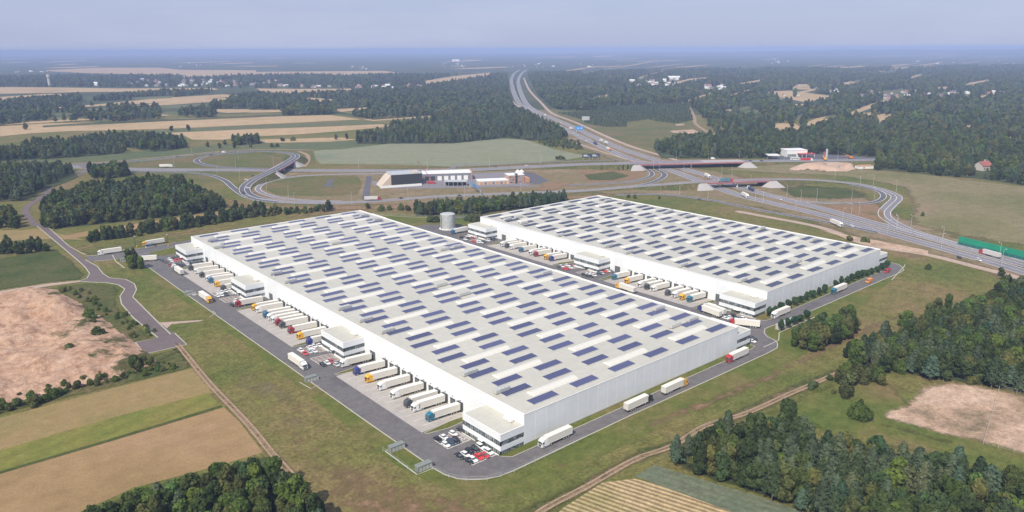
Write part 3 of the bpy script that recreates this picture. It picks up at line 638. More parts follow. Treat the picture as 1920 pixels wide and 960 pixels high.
def sandmix():
    m, n, l, b = newmat('sand_and_scrub'); P = pos(n, l)
    f = noise(n, l, P, 1/22, 6, .65); f2 = noise(n, l, P, 1/1.1, 4, .7); f3 = noise(n, l, P, 1/7, 5, .7)
    sand = ramp(n, l, f3, [(.3, (.36, .21, .135)), (.5, (.56, .36, .245)), (.72, (.68, .48, .35))])
    scrub = ramp(n, l, f2, [(.3, (.07, .08, .03)), (.7, (.16, .14, .06))])
    sx = n.new('ShaderNodeSeparateXYZ'); l.new(P, sx.inputs[0])
    gx_ = math_(n, l, 'MULTIPLY', math_(n, l, 'SUBTRACT', sx.outputs[0], at(120, 620).x), .004)
    k = ramp(n, l, math_(n, l, 'ADD', f, gx_), [(.565, 0), (.64, 1)])
    c = mix(n, l, k, sand, scrub)
    c = mix(n, l, 1., c, ramp(n, l, f2, [(.3, .86), (.7, 1.1)]), 'MULTIPLY')
    l.new(c, b.inputs['Base Color']); b.inputs['Roughness'].default_value = .95; b.inputs['Specular IOR Level'].default_value = .1
    f6 = noise(n, l, P, 1/3.2, 6, .75); c = mix(n, l, 1., c, ramp(n, l, f6, [(.32, .78), (.5, 1.0), (.7, 1.12)]), 'MULTIPLY'); l.new(c, b.inputs['Base Color'])
    bp = n.new('ShaderNodeBump'); bp.inputs['Strength'].default_value = 1.0; bp.inputs['Distance'].default_value = 2.2
    l.new(f6, bp.inputs['Height']); l.new(bp.outputs[0], b.inputs['Normal'])
    return m
MT['sandmix'] = sandmix()
relief('sand_pit', [(-90, 570), (0, 550), (60, 540), (100, 538), (120, 552), (165, 575), (200, 600), (225, 622), (248, 636), (262, 650), (290, 668), (300, 690), (240, 700), (170, 722), (100, 740), (40, 752), (0, 768), (-90, 800)], 'sandmix', 3.0, 1.1,
       [(40, 556, 18, 2.2), (105, 592, 12, 5), (90, 575, 10, 2.5), (75, 690, 9, 3), (15, 640, 14, 2.5), (220, 695, 9, 3), (170, 705, 9, 2.5), (125, 570, 12, 2), (30, 600, 10, 2), (60, 630, 8, 2.5)])
relief('sand_pile', [(1478, 316), (1500, 308), (1515, 304), (1545, 303), (1600, 305), (1607, 318), (1590, 323), (1540, 322), (1520, 318), (1500, 320), (1480, 320)], 'sand', .6, 3.0,
       [(1522, 314, 34, 4.5), (1545, 318, 26, 3), (1593, 317.5, 16, 8)], base=.15)
# ------------------------------------------------------------------ warehouses
PAR = {}
def warehouse(tagname, bx, by, W, L, label, offs, east_offs, groups, doors, units, nsky):
    root = empty('warehouse', label, 'warehouse', (bx, by, 0))
    b = MB(); zb = -1.4
    b.box(0, W, 0, .4, zb, H-.05); b.box(0, W, L-.4, L, zb, H-.05); b.box(0, .4, .4, L-.4, zb, H-.05); b.box(W-.4, W, .4, L-.4, zb, H-.05)
    b.build('wall', 'clad', root)
    b = MB(); b.box(.0, W, .0, L, H-.05, H+.05); b.build('roof', 'roof', root)
    b = MB(); b.box(-.12, .35, -.1, L+.1, H+.05, H+.32); b.box(W-1.2, W+.12, -.1, L+.1, H+.05, H+.45); b.box(.35, W-1.2, L-.9, L+.1, H+.05, H+.4); b.box(.35, W-1.2, -.1, .15, H+.05, H+.2)
    b.build('parapet', 'trim', root)
    b = MB()
    for i in range(1, int(W/6.0)): b.box(i*6-.06, i*6+.06, -.04, -.002, .1, H-.1)
    b.build('wall_joint', 'joint', root); b = MB()
    for i in range(1, int(L/6.0)): b.box(-.05, -.002, i*6-.06, i*6+.06, .2 if 0 else -1.1, H-.1)
    b.build('wall_joint', 'joint', root)
    b = MB(); b.box(.1, W-.1, -.06, -.003, 0, .35); b.build('plinth', 'concrete_wall', root)
    # skylights: one barrel vault, copied
    first = None
    for c in range(3):
        for k in range(nsky):
            if first is None:
                s = MB(); n = 8; ln = 25.0; wd = 4.2
                prof = [(wd/2*-math.cos(PI*i/n), .95*math.sin(PI*i/n)) for i in range(n+1)]
                for j in range(9):
                    xa, xb = j*ln/8+.0, j*ln/8+.18
                    if j == 8: xa, xb = ln-.18, ln
                    s.add([(xa, y*1.03, z*1.06) for y, z in prof]+[(xb, y*1.03, z*1.06) for y, z in prof], [(i, i+1, n+2+i, n+1+i) for i in range(n)])
                s.add([(0, y, z) for y, z in prof]+[(ln, y, z) for y, z in prof], [(i, i+1, n+2+i, n+1+i) for i in range(n)]+[tuple(range(n+1)), tuple(range(2*n+1, n, -1))])
                o = s.build('skylight', 'skylight', root); cb = MB(); cb.box(-.3, ln+.3, -wd/2-.25, wd/2+.25, -.25, .12); cb.build('curb', 'trim', o)
                first = o
            else: o = copy_tree(first, root)
            o.location = (14.1+46.25*c, 11.7+22.45*k-(.5 if bx == BX else 0), H+.25)
    # roof plant
    fu = None
    for (px, py) in units:
        p = at(px, py, H+.9)
        if fu is None:
            s = MB(); s.box(-3.8, 3.8, -1.25, 1.25, .35, 1.9)
            for i in range(9): s.box(-3.6+i*.85, -3.2+i*.85, -1.32, 1.32, .5, 1.75)
            for i in range(4): s.cyl((-2.8+i*1.9, 0, 1.9), .6, .18, n=10)
            fu = s.build('roof_unit', 'hvac', root); cb = MB()
            cb.box(-3.4, 3.4, -.9, .9, 0, .35)
            cb.build('plinth', 'dark', fu); o = fu
        else: o = copy_tree(fu, root)
        o.location = (p.x-bx, p.y-by, H+.05)
    # docks
    fd = fe = None
    for vs, busy in zip(groups, BUSY[bx]):
        for k_, v in enumerate(vs):
            if k_ not in busy:
                if fe is None:
                    s = MB(); s.box(-.22, -.01, -1.75, -1.35, 1.0, 3.75); s.box(-.22, -.01, 1.35, 1.75, 1.0, 3.75); s.box(-.24, -.01, -1.76, 1.76, 3.35, 3.8); s.box(-.5, -.02, -1.35, 1.35, .55, 1.05)
                    fe = s.build('dock_frame', 'dockgrey', root); dd = MB(); dd.box(-.12, -.02, -1.34, 1.34, 1.06, 3.34)
                    for z in (1.6, 2.15, 2.7): dd.box(-.15, -.12, -1.3, 1.3, z-.03, z+.03)
                    dd.build('dock_door', 'doorgrey', fe); lp = MB(); lp.box(-.45, 0, -.12, .12, 4.85, 5.1); lp.build('lamp', 'dockgrey', fe); o = fe
                else: o = copy_tree(fe, root)
                o.location = (0, v, -1.2); continue
            if fd is None:
                s = MB(); s.box(-.95, -.01, -1.8, -1.4, .9, 4.1); s.box(-.95, -.01, 1.4, 1.8, .9, 4.1); s.box(-.97, -.01, -1.81, 1.81, 3.75, 4.3)
                s.box(-.9, -.02, -1.35, 1.35, 0, 1.05)
                fd = s.build('dock_shelter', 'dockgrey', root); dd = MB(); dd.box(-.25, -.02, -1.34, 1.34, 1.06, 3.29)
                for z in (1.6, 2.15, 2.7): dd.box(-.28, -.25, -1.3, 1.3, z-.03, z+.03)
                dd.build('dock_door', 'doorgrey', fd)
                lp = MB(); lp.box(-.45, 0, -.12, .12, 4.85, 5.1); lp.build('lamp', 'dockgrey', fd); o = fd
            else: o = copy_tree(fd, root)
            o.location = (0, v, -1.2)
    for v in doors:
        s = MB(); s.box(-.12, -.004, v-2.1, v+2.1, -1.2, 3.1); d = s.build('drive_in_door', 'doorgrey', root)
        f = MB(); f.box(-.2, -.01, v-2.35, v-2.1, -1.2, 3.35); f.box(-.2, -.01, v+2.1, v+2.35, -1.2, 3.35); f.box(-.2, -.01, v-2.1, v+2.1, 3.1, 3.35); f.build('door_frame', 'dockgrey', d)
    # offices
    def annex(v, side, L2=24.0, D=12.0, hh=8.3, units2=()):
        s = 1 if side < 0 else -1
        X = (lambda x: x) if side < 0 else (lambda x: W-x)
        def bx2(m, x0, x1, y0, y1, z0, z1):
            a, c = sorted((X(x0), X(x1))); m.box(a, c, y0, y1, z0, z1)
        m = MB(); e = MB()
        bands = ((5.6, hh), (1.5, 3.6)); zb2 = -1.1
        for z0, z1 in bands: bx2(m, -D, -.01, v, v+L2, z0, z1)
        bx2(m, -D, -.01, v, v+L2, zb2, -.15)
        # end wall against the warehouse side, behind the glass
        an = m.build('office_annex', 'clad', root)
        g = MB()
        for z0, z1 in ((3.6, 5.6), (-.15, 1.5)): bx2(g, -D+.15, -.02, v+.15, v+L2-.15, z0, z1)
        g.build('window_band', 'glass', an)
        fr = MB()
        for z0, z1 in ((3.6, 5.6), (-.15, 1.5)):
            y = v; i = 0
            while y < v+L2-.05:
                bx2(fr, -D+.02, -D+.2, y, y+(.5 if i % 4 == 0 else .16), z0+.001, z1-.001); y += 1.2; i += 1
            bx2(fr, -D+.02, -D+.55, v+.02, v+.5, z0+.001, z1-.001); bx2(fr, -D+.02, -D+.55, v+L2-.5, v+L2-.02, z0+.001, z1-.001)
            x = -D+1.2; i = 0
            while x < -.3:
                for yy in (v+.02, v+L2-.2): bx2(fr, x, x+(.4 if i % 4 == 3 else .14), yy, yy+.18, z0+.001, z1-.001)
                x += 1.0; i += 1
            bx2(fr, -D+.03, -.03, v+.03, v+.1, z1-.16, z1-.002)
            bx2(fr, -D+.03, -D+.1, v+.03, v+L2-.03, z1-.16, z1-.002)
            bx2(fr, -D+.03, -D+.1, v+.03, v+L2-.03, z0+.002, z0+.14)
        fr.build('window_frame', 'frame', an)
        rf = MB(); bx2(rf, -D+.35, -.05, v+.35, v+L2-.35, hh-.001, hh+.08); rf.build('annex_roof', 'roof', an)
        pp = MB(); bx2(pp, -D-.03, -D+.35, v-.03, v+L2+.03, hh, hh+.3); bx2(pp, -D+.35, -.03, v-.03, v+.35, hh, hh+.3); bx2(pp, -D+.35, -.03, v+L2-.35, v+L2+.03, hh, hh+.3)
        pp.build('annex_parapet', 'trim', an)
        if side < 0:
            cp = MB(); bx2(cp, -D-1.0, -D, v+10.4, v+13.4, 1.62, 1.74); cp.build('canopy', 'trim', an)
            dr = MB(); bx2(dr, -D-.06, -D+.16, v+10.6, v+13.2, -.6, 1.48); dr.build('entrance_door', 'frame', an)
            for ya, yb in ((v+.3, v+9), (v+15, v+L2-.3)):
                pl = MB(); bx2(pl, -D-.9, -D-.6, ya, yb, -.9, .28); pl.build('low_wall', 'trim', an)
        for ux, uy, al in units2:
            q = MB()
            if al: q.box(ux-.7, ux+.7, uy-2.3, uy+2.3, hh+.5, hh+1.35)
            else: q.box(ux-2.6, ux+2.6, uy-1, uy+1, hh+.5, hh+1.7)
            for dx, dy in ((-.8, -.8), (.8, .8), (-.8, .8), (.8, -.8)): q.box(ux+dx-.1, ux+dx+.1, uy+dy-.1, uy+dy+.1, hh+.08, hh+.5)
            q.build('annex_unit', 'trim', an)
        return an
    for v in offs: annex(v, -1, units2=((-2.2, v+7, True),))
    if bx == BX: annex(0, -1, units2=()) if 0 not in offs else None
    for v in east_offs: annex(v, 1)
    return root
DA = [[41.5+5.58*k for k in range(12)], [152.8+5.58*k for k in range(14)], [275.8+5.65*k for k in range(12)]]
BUSY = {AX: [{0, 2, 3, 5, 7, 9, 11}, {0, 2, 4, 6, 7, 8, 9, 10, 12, 13}, {0, 2, 4, 5, 7, 9, 11}], BX: [{0, 1, 2, 3, 5, 6, 7, 9, 11}, {1, 2, 4, 5, 7, 9, 10, 11}]}
DB = [[42.2+5.6*k for k in range(12)], [165.3+5.6*k for k in range(-1, 11)]]
UA = [(880, 698), (940, 731), (1265, 610), (1297.5, 598), (1235, 577.5), (517, 512), (544, 527), (645, 577), (685, 599), (726, 620), (827, 534), (870, 551), (398, 450), (410, 463), (630, 456), (683, 404), (708, 412), (833, 467), (857, 462), (1024, 511)]
UB = [(952, 411), (972, 407), (982, 418), (1050, 441), (1140, 461), (1178, 473), (1140, 376), (1173, 382), (1165, 417), (1255, 396), (1288, 405), (1280, 497), (1392, 525), (1428, 428), (1525, 450), (1585, 460), (1495, 490)]
warehouse('A', AX, AY, AW, AL, 'long white warehouse nearest the camera with four glazed offices along its truck docks', (0, 123, 248, 359), (0, 123, 248, 359), DA, (115.2, 238.5, 351.5), UA, 17)
warehouse('B', BX, BY, BW, BL, 'shorter white warehouse behind the longer one, beside the motorway', (0, 122, 247), (0, 122), DB, (32.2, 115.2, 238.5), UB, 12)
# solar arrays -----------------------------------------------------
s = MB()
s.add([(0, 0, .25), (14, 0, .25), (14, 4.35, .42), (0, 4.35, .42), (0, 0, .18), (14, 0, .18), (14, 4.35, .35), (0, 4.35, .35)], [(0, 1, 2, 3), (0, 4, 5, 1), (1, 5, 6, 2), (2, 6, 7, 3), (3, 7, 4, 0)])
pv0 = empty('solar_array', 'x', 'solar array'); cells = s.build('cell_panel', 'pv', pv0)
s = MB()
for x in (.3, 4.8, 9.3, 13.6): s.box(x-.08, x+.08, .1, 4.25, 0, .17)
for y in (-.12, 4.35): s.box(-.12, 14.12, y, y+.12, .05, .30 if y < 0 else .42)
s.box(-.12, 0, 0, 4.35, .05, .33); s.box(14, 14.12, 0, 4.35, .05, .33)
s.build('mounting_rail', 'steel', pv0)
spots = []
for nm, bx, by, rows in (('near', AX, AY, 17), ('far', BX, BY, 12)):
    for k in range(rows):
        for j, (xo, vo) in enumerate(((8.4, 3.75), (4.9, 16.5))):
            for c in range(6):
                v = vo+22.45*k if nm == 'near' else vo-.8+22.4*k
                spots.append((nm, bx+xo+.6*(nm == 'far')+23.9*c, by+v, 2*k+j, c))
spots.sort(key=lambda t: (t[0] == 'far', t[3], t[4]))
rest = MB()
for i, (nm, x, y, row, c) in enumerate(spots):
    if i >= 300:
        z = H+.06
        rest.mi = 0; rest.add([(x, y, z+.25), (x+14, y, z+.25), (x+14, y+4.35, z+.42), (x, y+4.35, z+.42), (x, y, z), (x+14, y, z), (x+14, y+4.35, z), (x, y+4.35, z)],
                 [(0, 1, 2, 3), (0, 4, 5, 1), (1, 5, 6, 2), (2, 6, 7, 3), (3, 7, 4, 0)]); continue
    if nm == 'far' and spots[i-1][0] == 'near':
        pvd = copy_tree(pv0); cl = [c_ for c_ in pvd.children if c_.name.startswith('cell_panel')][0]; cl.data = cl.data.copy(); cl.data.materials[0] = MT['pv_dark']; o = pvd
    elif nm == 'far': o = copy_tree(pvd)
    else: o = pv0 if i == 0 else copy_tree(pv0)
    o.location = (x, y, H+.055)
    o['label'] = f"solar array {ordn(c)} from the dock edge in the {ordn(row)} row, {'long' if nm == 'near' else 'shorter'} warehouse roof"
    o['group'] = 'solar arrays on the long warehouse roof' if nm == 'near' else 'solar arrays on the shorter warehouse roof'
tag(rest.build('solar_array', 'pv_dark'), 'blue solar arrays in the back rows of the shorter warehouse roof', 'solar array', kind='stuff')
# ------------------------------------------------------------------ vehicles
def wheel(r, wd, nm='wheel', parent=None, loc=(0, 0, 0)):
    s = MB(); s.mi = 0; s.cyl((0, -wd/2, 0), r, wd, 'y', 14); s.mi = 1; s.cyl((0, -wd/2-.02, 0), r*.55, wd+.04, 'y', 10)
    o = s.build(nm, ['dark', 'silver'], parent); o.location = loc; return o
WH = {}
def addwheel(parent, key, r, wd, loc):
    if key not in WH: WH[key] = wheel(r, wd).data; o = bpy.data.objects[-1] if False else None
    o = bpy.data.objects.new('wheel', WH[key]); COL.objects.link(o); o.parent = parent; o.location = loc; return o
for key, r, wd in (('truck', .52, .34), ('car', .33, .22)):
    t = wheel(r, wd); WH[key] = t.data; bpy.data.objects.remove(t)
TT = {}
def truck(col, trailer='trailer', kind='box'):
    """tractor with semi-trailer, 16.5 m, front towards +x, origin on the ground under the middle"""
    if (col, trailer, kind) in TT: return copy_tree(TT[col, trailer, kind])
    root = empty('articulated_truck', 'x', 'truck')
    s = MB()
    s.xprism([(5.95, .55), (8.15, .45), (8.25, .9), (8.2, 1.75), (7.95, 2.95), (7.2, 3.45), (6.0, 3.85), (5.95, 3.85)], -1.22, 1.22)
    for y in (-1.25, 1.25): s.box(4.9, 5.95, y-.04 if y > 0 else y, y if y > 0 else y+.04, .7, 3.3)
    s.box(4.0, 5.95, -1.2, -1.12, .5, 1.05); s.box(4.0, 5.95, 1.12, 1.2, .5, 1.05)
    cabo = s.build('cab', col, root)
    s = MB(); s.xprism([(8.23, 1.8), (8.0, 2.78), (7.94, 2.74), (8.16, 1.8)], -1.08, 1.08); s.add([(8.235, -1.08, 1.8), (8.235, 1.08, 1.8), (8.03, 1.08, 2.72), (8.03, -1.08, 2.72)], [(0, 1, 2, 3)])
    s.build('windscreen', 'carglass', cabo)
    s = MB(); s.xprism([(7.95, 1.85), (7.75, 2.6), (6.9, 2.6), (6.9, 1.85)], -1.235, -1.222); s.build('side_window', 'carglass', cabo)
    s = MB(); s.xprism([(7.95, 1.85), (7.75, 2.6), (6.9, 2.6), (6.9, 1.85)], 1.222, 1.235); s.build('side_window', 'carglass', cabo)
    s = MB(); s.box(8.2, 8.28, -.8, .8, .85, 1.6); s.build('grille', 'chassis', cabo)
    for y in (-.95, .95):
        s = MB(); s.box(8.18, 8.27, y-.17, y+.17, .65, .85); s.build('headlight', 'silver', cabo)
    s = MB(); s.box(6.9, 7.2, -.3, .3, 3.58, 3.66); s.build('roof_hatch', 'dark', cabo)
    s = MB(); s.box(-7.9, 7.9, -.45, .45, .72, 1.1); s.box(-.6, 1.9, -1.15, 1.15, .55, 1.05); s.box(-8.2, -8.0, -1.15, 1.15, .5, .95); s.build('chassis', 'chassis', root)
    s = MB()
    if kind == 'tank':
        s.cyl((-8.2, 0, 2.35), 1.25, 13.2, 'x', 16)
    else:
        s.box(-8.25, 5.35, -1.25, 1.25, 1.15, 4.0)
        s.box(-8.3, 5.4, -1.29, 1.29, 3.92, 4.04); s.box(-8.3, 5.4, -1.29, 1.29, 1.10, 1.24)
        s.box(-8.32, -8.1, -1.3, 1.3, 1.1, 4.05)
    tr = s.build('trailer', trailer, root)
    if kind == 'box':
        s = MB(); s.box(-8.36, -8.33, -1.2, -.02, 1.25, 3.95); s.box(-8.36, -8.33, .02, 1.2, 1.25, 3.95); s.build('rear_door', 'trailer_grey', tr)
    for x in (6.95, 3.25, -3.6, -4.95, -6.3):
        for y in (-1.05, 1.05): addwheel(root, 'truck', .52, .34, (x, y, .52))
    TT[col, trailer, kind] = root
    return root
def cmesh(kind, col):
    root = empty({'van': 'delivery_van', 'hatch': 'parked_car', 'suv': 'parked_car', 'sedan': 'parked_car'}[kind], 'x', 'van' if kind == 'van' else 'car')
    L, Wd, Ht = dict(hatch=(4.2, 1.78, 1.48), sedan=(4.6, 1.8, 1.45), suv=(4.6, 1.86, 1.68), van=(5.9, 2.05, 2.6))[kind]
    h = L/2; y = Wd/2; zb = .9 if kind != 'van' else 1.15
    s = MB()
    if kind == 'van': s.xprism([(-h, .35), (h, .35), (h, .95), (h-.9, 1.3), (h-1.7, 2.4), (h-2.1, Ht), (-h, Ht)], -y, y)
    else:
        s.xprism([(-h, .3), (h, .3), (h+.02, .62), (h-.25, .78), (h-1.15, zb+.05), (-h+.35, zb+.08), (-h, .82)], -y, y)
    body = s.build('body', col, root)
    bv = body.modifiers.new('b', 'BEVEL'); bv.width = .09; bv.segments = 2; bv.limit_method = 'ANGLE'
    if kind == 'van':
        s = MB(); s.add([(h-.88, -y*.9, 1.36), (h-.88, y*.9, 1.36), (h-1.62, y*.86, 2.38), (h-1.62, -y*.86, 2.38)], [(0, 1, 2, 3)]); o = s.build('windscreen', 'carglass', root); o.location = (.03, 0, .03)
        for sg in (-1, 1):
            s = MB(); s.box(h-2.6, h-1.6, sg*y-.01, sg*y+.012, 1.35, 2.1); s.build('side_window', 'carglass', root)
    else:
        r0_, r1_ = {'hatch': (-h+.5, h-1.9), 'sedan': (-h+1.1, h-2.0), 'suv': (-h+.35, h-1.8)}[kind]
        f0, f1 = {'hatch': (-h+.12, h-1.15), 'sedan': (-h+.5, h-1.2), 'suv': (-h+.08, h-1.2)}[kind]
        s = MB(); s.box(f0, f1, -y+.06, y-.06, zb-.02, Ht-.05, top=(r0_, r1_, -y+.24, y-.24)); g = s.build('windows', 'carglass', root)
        s = MB(); s.box(r0_-.05, r1_+.05, -y+.2, y-.2, Ht-.06, Ht); s.build('roof', col, root)
    for sx in (-1, 1):
        for sy in (-1, 1): addwheel(root, 'car', .33, .22, (sx*L*.3, sy*(y-.1), .33))
    for sg in (-1, 1):
        s = MB(); s.box(h-.12, h+.05, sg*(y-.35)-.18, sg*(y-.35)+.18, .58, .74); s.build('headlight', 'silver', root)
    return root
CT = {}
def car(kind, col):
    if (kind, col) not in CT: CT[kind, col] = cmesh(kind, col); return CT[kind, col]
    return copy_tree(CT[kind, col])
COLN = dict(white='white', yellow='yellow', red='red', dark_red='dark red', navy='navy blue', blue='blue', teal='teal', charcoal='charcoal', black='black', dark_blue='dark blue', grey='grey', orange='orange', silver='silver', bright_red='bright red')
def put(o, p, hd, label, group=None, lift=.07):
    p = Vector((p.x, p.y, p.z+lift)); orient(o, p, hd); o['label'] = label
    if group: o['group'] = group
    elif o.get('group'): del o['group']
def docktrucks(bx, by, base, pitch, items, where):
    for i, (k, col) in enumerate(items):
        x, y = bx-9.55, by+base+pitch*k
        o = truck(col); put(o, Vector((x, y, zg(x, y))), (-1, 0), f"{COLN[col]} cab truck backed onto a dock, {ordn(i)} of {len(items)} {where}".replace(' backed onto a dock', ' at a dock') if len(where) > 30 else f"{COLN[col]} cab truck backed onto a dock, {ordn(i)} of {len(items)} {where}", 'trucks backed onto the loading docks', .05)
docktrucks(AX, AY, 41.5, 5.58, [(0, 'teal'), (2, 'white'), (3, 'charcoal'), (5, 'white'), (7, 'white'), (9, 'yellow'), (11, 'navy')], 'beyond the corner office')
docktrucks(AX, AY, 164.0, 5.58, [(-2, 'navy'), (0, 'yellow'), (2, 'dark_red'), (4, 'charcoal'), (5, 'dark_red'), (6, 'white'), (7, 'white'), (8, 'blue'), (10, 'white'), (11, 'yellow')], "beyond the second office")
docktrucks(AX, AY, 292.7, 5.65, [(-3, 'charcoal'), (-1, 'yellow'), (1, 'blue'), (2, 'white'), (4, 'charcoal'), (6, 'white'), (8, 'charcoal')], 'beyond the third office')
docktrucks(BX, BY, 42.2, 5.6, [(0, 'teal'), (1, 'yellow'), (2, 'white'), (3, 'charcoal'), (5, 'white'), (6, 'charcoal'), (7, 'white'), (9, 'yellow'), (11, 'teal')], 'on the shorter warehouse, front group')
docktrucks(BX, BY, 165.3, 5.6, [(0, 'navy'), (1, 'yellow'), (3, 'dark_red'), (4, 'white'), (6, 'blue'), (8, 'white'), (9, 'charcoal'), (10, 'white')], 'on the shorter warehouse, back group')
o = truck('white'); x, y = AX-9.9, AY+115.2; put(o, Vector((x, y, zg(x, y))), (-1, 0), 'white truck backed to the big drive-in door beside the second office')
o = truck('dark_red'); x, y = AX-14.6, AY+237.8; put(o, Vector((x, y, zg(x, y))), (-1, 0), 'dark red truck standing beside the third office, short of its door')
def hd(a, c):
    p, q = at(*a), at(*c); return (q.x-p.x, q.y-p.y)
for col, c, h, lab, kw in [
    ('white', (559, 685), (0, -1), 'white truck driving down the yard road past the second office', {}),
    ('yellow', (386, 563), (0, -1), 'yellow cab truck driving down the yard road past the third office', {}),
    ('dark_blue', (335, 512), (0, 1), 'dark blue cab truck on the yard road seen from behind its white trailer', {}),
    ('white', (1041, 828), (-1, 0), 'white truck on the gable road beside the corner office', {}),
    ('black', (1197, 762), (1, 0), 'black cab truck driving away along the gable road', {}),
    ('yellow', (1265, 731), (1, 0), 'yellow cab truck driving away along the gable road ahead of the black one', {}),
    ('red', (1381, 673), (-1, 0), 'red cab truck on the gable road at the east corner of the long warehouse', {}),
    ('white', (1463, 592), (-1, 0), 'white truck on the tree-lined road beside the shorter warehouse', {}),
    ('teal', (1572, 547), (-1, 0), 'teal cab truck on the tree-lined road beside the shorter warehouse', {}),
    ('red', (1395, 612), hd((1421, 613), (1367, 607)), 'red cab truck turning between the two warehouses', {}),
    ('navy', (1330, 589), hd((1358, 598), (1301, 577)), 'navy cab truck queued between the warehouses, its trailer in front', {}),
    ('white', (1339, 585), hd((1358, 592), (1310, 573)), 'white cab truck queued behind the navy cab truck between the warehouses', {}),
    ('yellow', (1173, 545), hd((1192, 549), (1152, 535)), 'yellow cab truck driving between the warehouses past the docks', {}),
    ('blue', (861, 437), (-1, 0), 'blue cab truck with a tall white trailer beside the round steel tank', {}),
    ('white', (206, 476), hd((226, 473), (184, 479)), 'white truck leaving by the north entrance road', {}),
    ('yellow', (288, 459), hd((310, 456), (267, 463)), 'yellow cab truck at the gatehouse on the north entrance road', {}),
    ('white', (272, 490), hd((294, 490), (250, 493)), 'white truck half hidden by two trees at the top of the yard road', {}),
    ('white', (1397, 370), hd((1385, 361), (1409, 374)), 'white truck on the motorway just past the second bridge', {}),
    ('white', (1568, 423), hd((1552, 415), (1585, 428)), 'white truck on the motorway behind the shorter warehouse', {}),
    ('white', (1326, 333), hd((1318, 329), (1335, 338)), 'white truck on the motorway between the two bridges', {}),
    ('white', (312, 314), (1, -.55), 'white truck on the expressway beside the far wood', {}),
    ('dark_red', (699, 376), hd((691, 376.5), (710, 376)), 'dark red cab truck with a grey trailer on the long ramp', dict(trailer='trailer_grey')),
    ('white', (1407, 357), hd((1420, 362), (1397, 351)), 'white cab tanker truck coming out from under the second bridge', dict(trailer='trailer_navy', kind='tank')),
    ('red', (1855, 480), hd((1873, 486), (1837, 476)), 'red cab tipper truck in front of the green noise barrier', dict(trailer='trailer_grey')),
    ('white', (1127, 266), hd((1135, 270), (1120, 263)), 'white truck on the motorway, front one of two driving close together', {}),
    ('white', (1136, 270), hd((1145, 274), (1128, 267)), 'white truck on the motorway, rear one of two driving close together', {}),
    ('orange', (1141, 282), hd((1132, 278), (1150, 286)), 'orange cab truck with a white trailer on the motorway', {}),
    ('navy', (1116, 271), hd((1108, 267), (1124, 275)), 'dark truck under the road sign on the motorway', dict(trailer='trailer_navy')),
    ('white', (1070, 243), hd((1078, 246), (1062, 240)), 'white truck on the far motorway beside the wood edge', {}),
    ('white', (1022, 218), hd((1028, 221), (1016, 215)), 'white truck on the distant motorway bend', {}),
    ]:
    o = truck(col, **kw); z = 0
    p = atg(*c, .0); put(o, p, h, lab, lift=.12 if c[1] > 450 else .35)
o = truck('bright_red', trailer='trailer_teal'); p = at(1361, 341, 6.6); orient(o, p, hd((1350, 341), (1372, 340.2))); o['label'] = 'red cab truck with a teal trailer crossing the second bridge'
# vans on the tree-lined road
for col, c, lab in (('orange', (1629, 529.5), 'orange van on the tree-lined road beside the shorter warehouse'), ('red', (1663, 511), 'red van at the far bend of the tree-lined road')):
    o = car('van', col); o.name = 'delivery_van'; put(o, atg(*c), (-1, 0), lab)
# parked cars: (colour, pixel x, pixel y, kind) per lot
def park(cars, where, hdg=(0, -1), grp='parked cars'):
    # nothing but place and colour tells them apart
    for i, (col, px, py, kd) in enumerate(cars):
        p = atg(px, py, .7); o = car(kd, col); kk = {'hatch': 'hatchback', 'sedan': 'saloon', 'suv': 'estate car'}[kd]
        same = [j for j, q in enumerate(cars) if q[0] == col]
        lab = f"{COLN[col]} car {where}" if len(same) == 1 else f"{ordn(same.index(i))} of {len(same)} {COLN[col]} cars {where}"
        put(o, p, hdg, lab, grp, lift=.09)
Z8 = lambda ox, oy, s, L: [(c, ox+x/s, oy+y/s, k) for c, x, y, k in L]
park(Z8(800, 800, 12, [('black', 255, 280, 'sedan'), ('white', 390, 235, 'sedan'), ('white', 600, 155, 'hatch'), ('white', 430, 400, 'hatch'), ('dark_blue', 545, 350, 'suv'), ('black', 665, 305, 'suv')]), 'in the upper bay block outside the corner office')
park(Z8(800, 800, 12, [('black', 770, 55, 'sedan')]), 'tucked beside the rear of the corner office')
park(Z8(800, 800, 12, [('black', 740, 650, 'sedan'), ('white', 875, 620, 'sedan'), ('black', 970, 560, 'suv'), ('black', 1100, 500, 'suv'), ('white', 1215, 445, 'suv'), ('black', 945, 760, 'sedan'), ('white', 1050, 735, 'hatch'), ('bright_red', 1170, 670, 'sedan'), ('red', 1310, 635, 'sedan'), ('white', 1395, 560, 'suv')]), 'in the lower bay block outside the corner office')
park(Z8(550, 630, 12, [('white', 175, 320, 'hatch'), ('white', 370, 260, 'sedan'), ('white', 470, 225, 'hatch'), ('white', 585, 205, 'sedan'), ('bright_red', 265, 385, 'sedan'), ('silver', 370, 355, 'hatch'), ('white', 480, 335, 'hatch')]), 'in the upper bay block outside the second office')
park(Z8(550, 630, 12, [('black', 660, 635, 'sedan'), ('white', 765, 600, 'sedan'), ('red', 855, 570, 'hatch'), ('silver', 970, 645, 'hatch')]), 'in the lower bay block outside the second office')
park(Z8(390, 520, 12, [('white', 230, 345, 'hatch'), ('white', 315, 330, 'hatch'), ('white', 405, 310, 'hatch'), ('white', 495, 295, 'hatch'), ('white', 220, 415, 'hatch'), ('white', 310, 395, 'hatch'), ('charcoal', 405, 380, 'suv')]), 'in the upper bay block outside the third office')
park(Z8(390, 520, 12, [('white', 630, 520, 'hatch'), ('black', 550, 620, 'sedan'), ('white', 605, 590, 'hatch')]), 'in the lower bay block outside the third office')
